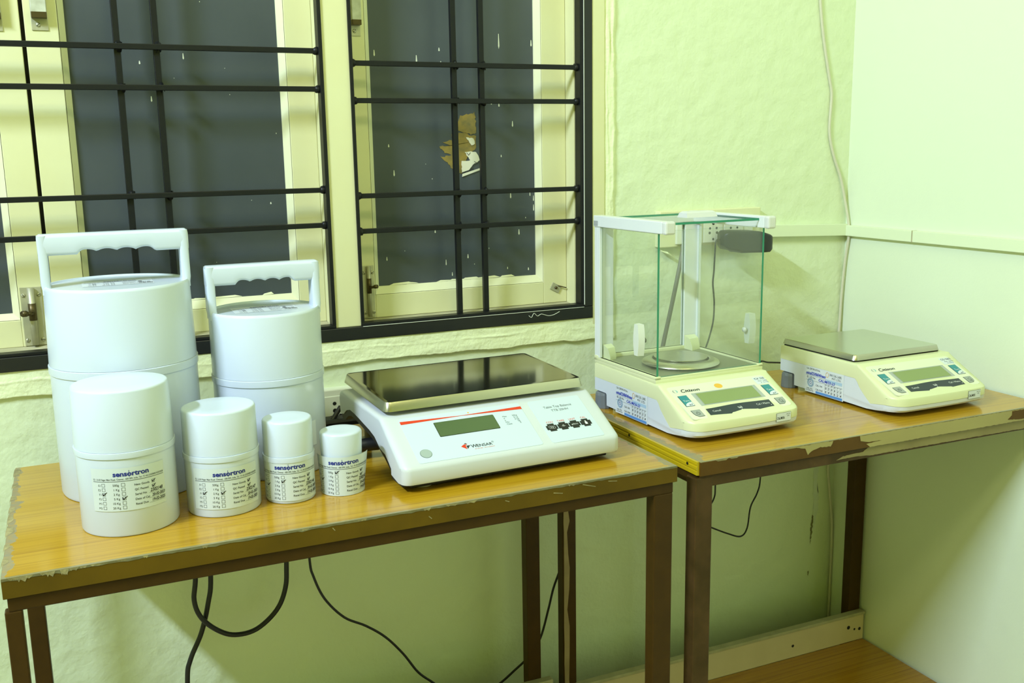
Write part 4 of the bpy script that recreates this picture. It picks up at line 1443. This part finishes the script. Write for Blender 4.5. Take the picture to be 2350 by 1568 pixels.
    t_(asset + '-23', 0.0080, 0.36, 0.49, PEN_BLUE, shear=0.25, bold=0.02, width=0.42 * Wc)
    k.stroke([(0.02 * Wc, 0.53 * Hc), (0.97 * Wc, 0.53 * Hc)], 0.0004, Lm, INK_GREY, 0.0003)
    for rr in (0.0085, 0.0062, 0.0026):
        el = ellipse(0.145 * Wc, 0.62 * Hc, rr, rr, 26)
        k.stroke(el + el[:1], 0.0018 if rr > 0.003 else 0.0009, Lm, BLUE_PALE if rr > 0.003 else PEN_BLUE, 0.0003)
    t_('NABL MRA', 0.0036, 0.05, 0.88, INK_GREY)
    t_('ACCREDITED', 0.0036, 0.03, 0.95, INK_GREY)
    t_('CAL ON', 0.0050, 0.29, 0.70, INK)
    t_('CAL DUE', 0.0050, 0.29, 0.86, INK)
    for i in range(6):
        u = 0.54 + i * 0.076
        t_('DDMMYY'[i], 0.0046, u, 0.595, INK)
        t_('050623'[i], 0.0068, u, 0.725, PEN, bold=0.01, shear=0.15)
        t_('040624'[i], 0.0068, u, 0.865, PEN, bold=0.01, shear=0.15)
        k.stroke([((u - 0.015) * Wc, 0.54 * Hc), ((u - 0.015) * Wc, 0.88 * Hc)], 0.0003, Lm, INK_GREY, 0.0003)
    k.poly([(0.29 * Wc, 0.895 * Hc), (0.975 * Wc, 0.895 * Hc), (0.975 * Wc, 0.985 * Hc), (0.29 * Wc, 0.985 * Hc)], Lm, BLUE_BAND, 0.0003)
    k.build('calibration_label', root)


# ---- glass-chambered balance
A0 = (0.9475, 1.4862, ZT)
ab = thing('analytical_balance', 'cream laboratory balance with a glass draught chamber on top', 'balance', A0, 0.0294)
balance_body(ab, 'CAL/M/56', 'CX 220', ('Max : 220g', 'd : 0.1mg'), True, 0.8360)
GW, GD = 0.2287, 0.2078
b = MB()
ZB0, ZB1 = 0.8345, 0.8478
b.box(-0.007, GW + 0.006, -0.006, GD + 0.002, z_(ZB0), z_(0.8438), CREAM, 0.002)
b.box(-0.007, 0.0045, -0.006, GD + 0.002, z_(0.8420), z_(ZB1), CREAM, 0.001)
b.box(GW - 0.0045, GW + 0.006, -0.006, GD + 0.002, z_(0.8420), z_(ZB1), CREAM, 0.001)
b.box(-0.007, GW + 0.006, GD - 0.012, GD + 0.002, z_(0.8420), z_(0.8515), CREAM, 0.001)
b.box(-0.007, GW + 0.006, -0.006, -0.0025, z_(0.8420), z_(0.8462), CREAM, 0.001)
for x0, x1 in ((0.0045, 0.024), (GW - 0.030, GW - 0.0045)):
    b.sections([[(x0, GD - 0.040, z_(0.844)), (x0, GD - 0.040, z_(0.853)), (x0, GD - 0.030, z_(0.868)), (x0, GD - 0.012, z_(0.873)), (x0, GD - 0.012, z_(0.844))],
                [(x1, GD - 0.030, z_(0.844)), (x1, GD - 0.030, z_(0.853)), (x1, GD - 0.024, z_(0.868)), (x1, GD - 0.012, z_(0.873)), (x1, GD - 0.012, z_(0.844))]], CREAM)
b.build('chamber_base', ab, 30)
b = MB()
b.box(0.0048, GW - 0.0048, 0.002, GD - 0.0125, z_(0.8438), z_(0.8452), TRAY, 0.0005)
b.build('floor_tray', ab)
pc = (0.1080, 0.0810)
b = MB()
b.lathe([(0.0722, z_(0.8475)), (0.0736, z_(0.8490)), (0.0728, z_(0.8512)), (0.0640, z_(0.8555)), (0.0560, z_(0.8574)), (0.0538, z_(0.8562)), (0.0536, z_(0.8450))], (pc[0], pc[1], 0), STEEL_SATIN, 72)
b.build('shield_ring', ab, 50)
b = MB()
b.lathe([(0.006, z_(0.8452)), (0.006, z_(0.8580)), (0.0480, z_(0.8580)), (0.0508, z_(0.8590)), (0.0508, z_(0.8602)), (0.0485, z_(0.8600)), (0.002, z_(0.8594))], (pc[0], pc[1], 0), STEEL_SATIN, 64)
b.build('weighing_pan', ab, 40)
ZG0, ZG1 = 0.8462, 1.1075


def glass_sheet(name, x0, x1, y0, y1, z0, z1, thin, front=False):
    g = MB()
    x = [x0, x1]
    vs = [(a, c, d) for a in (x0, x1) for c in (y0, y1) for d in (z0, z1)]
    faces = {'x': ((0, 1, 3, 2), (4, 6, 7, 5)), 'y': ((0, 4, 5, 1), (2, 3, 7, 6)), 'z': ((0, 2, 6, 4), (1, 5, 7, 3))}
    g.add(vs, faces[thin], GLASS_FRONT if front else GLASS)
    for k in 'xyz':
        if k != thin:
            g.add(vs, faces[k], GLASS if front and k == 'x' else GLASS_EDGE)
    return g.build(name, ab)


glass_sheet('front_glass', 0.0010, GW - 0.0010, -0.0020, 0.0020, z_(ZG0), z_(ZG1), 'y', True)
lg_ = glass_sheet('left_glass_door', -0.0034, 0.0008, -0.0024, GD - 0.016, z_(ZB1), z_(1.1030), 'x')
rg_ = glass_sheet('right_glass_door', GW - 0.0008, GW + 0.0034, -0.0024, GD - 0.016, z_(ZB1), z_(1.1030), 'x')
tg_ = glass_sheet('top_glass_door', 0.0130, GW - 0.0130, -0.0060, GD - 0.004, z_(1.1175), z_(1.1215), 'z')
glass_sheet('rear_glass', 0.030, GW - 0.030, GD - 0.006, GD - 0.002, z_(0.8515), z_(1.105), 'y')
for x0, x1 in ((-0.0055, 0.0300), (GW - 0.0300, GW + 0.0055)):
    b = MB()
    b.box(x0, x1, GD - 0.010, GD + 0.003, z_(0.8478), z_(1.1040), ALU, 0.0012)
    b.box(x0, x0 + 0.006 if x0 < 0.1 else x1, GD - 0.0165, GD - 0.009, z_(0.8478), z_(1.1040), ALU, 0.0008) if x0 < 0.1 else b.box(x1 - 0.006, x1, GD - 0.0165, GD - 0.009, z_(0.8478), z_(1.1040), ALU, 0.0008)
    b.build('rear_post', ab)
for x0, x1 in ((-0.0075, 0.0130), (GW - 0.0130, GW + 0.0045)):
    b = MB()
    b.box(x0, x1, -0.020, GD + 0.004, z_(1.1040), z_(1.1255), ALU, 0.0015)
    ro = b.build('top_rail', ab)
    b = MB()
    b.box(x0 - 0.0005, x1 + 0.0005, -0.0330, -0.0195, z_(1.1030), z_(1.1262), ALU_CAP, 0.0035)
    b.build('end_cap', ro)
b = MB()
b.box(-0.0075, GW + 0.0045, GD - 0.014, GD + 0.004, z_(1.1040), z_(1.1165), ALU, 0.001)
b.build('top_rail', ab)
b = MB()
b.sections([[(0.116, 0.078, z_(1.1216)), (0.186, 0.078, z_(1.1216)), (0.186, 0.110, z_(1.1216)), (0.116, 0.110, z_(1.1216))],
            [(0.118, 0.082, z_(1.1300)), (0.184, 0.082, z_(1.1300)), (0.184, 0.106, z_(1.1300)), (0.118, 0.106, z_(1.1300))],
            [(0.122, 0.086, z_(1.1330)), (0.180, 0.086, z_(1.1330)), (0.180, 0.102, z_(1.1330)), (0.122, 0.102, z_(1.1330))]], ALU_CAP)
b.build('handle', tg_)
for par, x0, x1, ky in ((lg_, -0.0150, -0.0032, 0.0475), (rg_, GW + 0.0032, GW + 0.0150, 0.0400)):
    b = MB()
    sec = []
    for k in range(9):
        q = k / 8
        wq = 0.0085 + 0.0035 * math.sin(PI * q)
        zz_ = z_(0.8790 + 0.058 * q)
        sec.append([(x0, ky - wq + 0.003, zz_), (x1, ky - wq, zz_), (x1, ky + wq, zz_), (x0, ky + wq - 0.003, zz_)])
    b.sections(sec, HANDLE)
    b.build('handle', par, 30)
    b = MB()
    xi = 0.0008 if x0 < 0.1 else GW - 0.0008
    sg = 1 if x0 < 0.1 else -1
    b.tube([(xi, ky, z_(0.906)), (xi + sg * 0.004, ky, z_(0.906))], 0.0048, KEY_WHITE if sg < 0 else GREY_CABLE, 16, 1)
    b.build('handle_knob', par)

# ---- flat-pan balance at the right
C0 = (1.3740, 1.4515, ZT)
pb = thing('precision_balance', 'low cream balance with square steel pan, in the corner', 'balance', C0, 0.0125)
balance_body(pb, 'CAL/M/55', 'CG 2202', ('Max : 2200g', 'd : 0.01g'), False, 0.8362)
for px, py in ((0.04, 0.04), (0.18, 0.04), (0.04, 0.17), (0.18, 0.17)):
    b = MB()
    b.lathe([(0.008, z_(0.8360)), (0.008, z_(0.8440))], (px, py, 0), SCALE_B, 18)
    b.build('pan_support', pb, 40)
b = MB()
b.box(-0.001, 0.2232, 0.001, 0.2040, z_(0.8362), z_(0.8385), SCALE_B, 0.0008)
b.build('gasket', pb)
b = MB()
pan_plate(b, 0, 0.2222, 0, 0.2085, z_(0.8500), z_(0.8395), 0.0034, 0.008, mat('pale_pan_steel', (0.64, 0.66, 0.54), 0.20, 1.0), STEEL_RIM)
b.build('weighing_pan', pb, 35)

# ================================================================== ELECTRICS
# switch board on the wall behind the glass balance
sb = thing('switchboard', 'cream wall box with white switch and socket plate behind glass chamber', 'switchboard', (0, 0, 0))
b = MB()
b.box(1.178, 1.446, 1.843, YW + 0.001, 1.0370, 1.1157, BOARD_CREAM, 0.002)
b.build('back_box', sb)
b = MB()
b.box(1.2170, 1.4200, 1.8360, 1.8435, 1.0430, 1.0960, MODULE, 0.0015)
b.build('cover_plate', sb)


def socket_face(parent, cx, cz, y, s=1.0):
    k = MB()
    k.box(cx - 0.0255 * s, cx + 0.0255 * s, y - 0.0025, y + 0.001, cz - 0.0255 * s, cz + 0.0255 * s, MODULE, 0.001)
    mp = lambda u, v, h: (cx + u * s, y - 0.0028, cz + v * s)
    for u, v, r in ((0, 0.0165, 0.0038), (-0.0088, 0.0055, 0.0026), (0.0088, 0.0055, 0.0026), (-0.0098, -0.0045, 0.0030), (0.0098, -0.0045, 0.0030), (0, -0.0185, 0.0025)):
        k.poly(ellipse(u, v, r, r, 16), mp, HOLE)
    return k.build('socket', parent)


socket_face(sb, 1.3105, 1.0690, 1.8360)
socket_face(sb, 1.3660, 1.0680, 1.8360)
k = MB()
k.box(1.229, 1.251, 1.8320, 1.8365, 1.046, 1.092, MODULE, 0.001)
k.box(1.2300, 1.2500, 1.8275, 1.8330, 1.050, 1.070, MODULE, 0.003)
k.build('switch', sb)
k = MB()
k.box(1.258, 1.280, 1.8320, 1.8365, 1.046, 1.092, MODULE, 0.001)
k.build('blank_insert', sb)
fl_ = MB()
fl_.sections([[(1.186, 1.852, 1.0290), (1.200, 1.842, 1.0230), (1.222, 1.850, 1.0110), (1.205, 1.860, 1.0210)], [(1.187, 1.855, 1.0320), (1.202, 1.848, 1.0268), (1.224, 1.855, 1.0150), (1.206, 1.863, 1.0245)]], PLASTER)
fo = fl_.build('broken_edge', sb)
fo['label'] = 'loose chip hanging from the lower corner'

pa = thing('power_adapter', 'black power adapter brick plugged into the wall socket behind the glass chamber', 'adapter', (0, 0, 0))
b = MB()
secs = []
for x, hy, zb_, zt__ in ((1.3075, 0.010, 1.040, 1.058), (1.312, 0.016, 1.036, 1.066), (1.320, 0.021, 1.030, 1.0705), (1.345, 0.026, 1.0245, 1.0705), (1.350, 0.027, 1.0215, 1.0700), (1.395, 0.028, 1.0200, 1.0675), (1.410, 0.028, 1.0195, 1.0640), (1.426, 0.026, 1.0195, 1.0590), (1.4330, 0.022, 1.0230, 1.0560), (1.4355, 0.016, 1.0290, 1.0500)):
    secs.append([(x, 1.804 + py, pz) for py, pz in rrect(-hy, hy, zb_, zt__, min(hy, (zt__ - zb_) / 2) * 0.28, 4)])
b.sections(secs, ADAPTER, True)
b.build('adapter_body', pa, 40)
b = MB()
b.box(1.352, 1.380, 1.828, 1.8340, 1.050, 1.068, ADAPTER, 0.002)
b.build('plug_face', pa)
b = MB()
b.tube([(1.3085, 1.804, 1.0515), (1.300, 1.803, 1.0520), (1.2950, 1.802, 1.0440), (1.2925, 1.801, 1.0200), (1.2912, 1.801, 0.985), (1.2884, 1.80, 0.9575), (1.2915, 1.80, 0.93), (1.2931, 1.80, 0.9088), (1.2912, 1.80, 0.8720), (1.2810, 1.80, 0.835), (1.2680, 1.80, 0.800), (1.2620, 1.80, 0.76),
        (1.275, 1.80, 0.70), (1.307, 1.80, 0.60), (1.307, 1.80, 0.489), (1.305, 1.80, 0.462), (1.293, 1.80, 0.443), (1.272, 1.80, 0.425), (1.272, 1.80, 0.405), (1.295, 1.80, 0.391), (1.345, 1.80, 0.366), (1.382, 1.80, 0.3525), (1.400, 1.80, 0.370), (1.408, 1.80, 0.420),
        (1.426, 1.80, 0.452), (1.434, 1.80, 0.487), (1.435, 1.80, 0.60), (1.430, 1.80, 0.72), (1.415, 1.790, 0.768), (1.403, 1.745, 0.778), (1.398, 1.690, 0.788), (1.397, 1.660, 0.792)], 0.0019, RUBBER, 8, 6)
b.build('cord', pa)

gc = MB()
gc.tube([(1.2330, 1.838, 1.040), (1.2258, 1.830, 1.0169), (1.1993, 1.822, 0.9231), (1.1694, 1.815, 0.8193), (1.150, 1.808, 0.74), (1.142, 1.806, 0.62), (1.140, 1.806, 0.40), (1.140, 1.806, 0.02)], 0.0048, GREY_CABLE, 10, 6)
tag(gc.build('thick_grey_cable'), 'thick grey cable slanting down the wall behind the glass chamber', 'cable')

# socket strip behind the wide scale
s2_ = thing('wall_socket', 'white socket plate on the wall between the shorter canister and the wide scale', 'socket', (0, 0, 0))
b = MB()
b.box(0.360, 0.610, 1.842, YW + 0.001, 0.742, 0.8060, MODULE, 0.003)
b.build('cover_plate', s2_)
for cx in (0.4465, 0.5200):
    b = MB()
    b.box(cx - 0.028, cx + 0.028, 1.8405, 1.843, 0.744, 0.792, MODULE, 0.0008)
    mp = lambda u, v, h: (cx + u, 1.8402, v)
    for u, v, r in ((-0.0016, 0.7778, 0.0037), (-0.0014, 0.7638, 0.0042), (-0.0089, 0.7508, 0.0036), (0.0092, 0.7530, 0.0036)):
        b.poly(ellipse(u, v, r, r, 16), mp, HOLE)
    b.build('socket', s2_)

pc_ = thing('power_cable', 'thick black power cord looping below the left table', 'cable', (0, 0, 0))
b = MB()
b.tube([(0.452, 1.822, 0.775), (0.430, 1.812, 0.752), (0.40, 1.800, 0.735), (0.345, 1.798, 0.70), (0.332, 1.80, 0.60), (0.327, 1.80, 0.490), (0.322, 1.80, 0.440), (0.303, 1.80, 0.399), (0.264, 1.80, 0.369), (0.224, 1.80, 0.366), (0.193, 1.80, 0.382), (0.166, 1.802, 0.412), (0.156, 1.804, 0.448), (0.162, 1.804, 0.498),
        (0.166, 1.804, 0.62), (0.173, 1.804, 0.68), (0.184, 1.804, 0.69), (0.190, 1.804, 0.64), (0.189, 1.81, 0.488), (0.181, 1.812, 0.434), (0.165, 1.814, 0.377), (0.142, 1.812, 0.330), (0.133, 1.81, 0.290), (0.128, 1.805, 0.16), (0.120, 1.80, 0.01)], 0.0046, RUBBER, 10, 6)
b.build('cord', pc_)
b = MB()
b.box(0.405, 0.520, 1.800, 1.838, 0.7300, 0.7560, RUBBER, 0.006)
b.build('plug', pc_)
b = MB()
for p in (0.4385, 0.455):
    b.tube([(p, 1.836, 0.746), (p, 1.8415, 0.7510)], 0.0022, BRASS, 8, 1)
b.build('plug_pin', pc_)

jc = thing('power_connector', 'black round plug pushed under the left side of the wide scale', 'plug', (0, 0, 0))
b = MB()
b.tube([(0.400, 1.560, 0.7720), (0.414, 1.558, 0.7722)], 0.0135, RUBBER, 16, 1)
b.tube([(0.412, 1.558, 0.7722), (0.424, 1.556, 0.7745), (0.446, 1.552, 0.7750)], 0.0110, RUBBER, 16, 4)
b.build('plug', jc)
b = MB()
b.tube([(0.401, 1.560, 0.7700), (0.385, 1.575, 0.7600), (0.375, 1.63, 0.7540), (0.385, 1.70, 0.7535), (0.40, 1.77, 0.7545), (0.398, 1.790, 0.740), (0.371, 1.80, 0.62), (0.371, 1.80, 0.490), (0.377, 1.80, 0.451), (0.396, 1.80, 0.402), (0.432, 1.80, 0.356), (0.475, 1.80, 0.328), (0.514, 1.80, 0.295), (0.549, 1.80, 0.251), (0.580, 1.80, 0.202), (0.612, 1.80, 0.170),
        (0.65, 1.80, 0.130), (0.69, 1.80, 0.112), (0.725, 1.80, 0.115), (0.762, 1.80, 0.132), (0.795, 1.80, 0.153), (0.829, 1.80, 0.177), (0.858, 1.80, 0.214), (0.878, 1.80, 0.276), (0.891, 1.80, 0.323), (0.912, 1.80, 0.379), (0.930, 1.80, 0.48), (0.935, 1.80, 0.70)], 0.0025, RUBBER, 8, 6)
b.build('cord', jc)

ww_ = MB()
ww_.tube([(1.590, 1.859, 1.80), (1.600, 1.859, 1.66), (1.6071, 1.859, 1.5734), (1.6216, 1.859, 1.4885), (1.6428, 1.859, 1.402), (1.6514, 1.859, 1.3629), (1.6493, 1.859, 1.2839), (1.6641, 1.859, 1.2287), (1.6880, 1.857, 1.1724), (1.7030, 1.853, 1.1102), (1.7085, 1.846, 1.0632), (1.7090, 1.845, 1.0318), (1.7075, 1.852, 0.9741), (1.7060, 1.857, 0.8892), (1.7030, 1.857, 0.80),
          (1.69, 1.857, 0.62), (1.688, 1.857, 0.47), (1.697, 1.857, 0.395), (1.709, 1.857, 0.30), (1.711, 1.857, 0.20), (1.711, 1.857, 0.01)], 0.0033, WHITE_CABLE, 8, 6)
tag(ww_.build('white_wire'), 'thin whitish wire running down the room corner', 'wire')
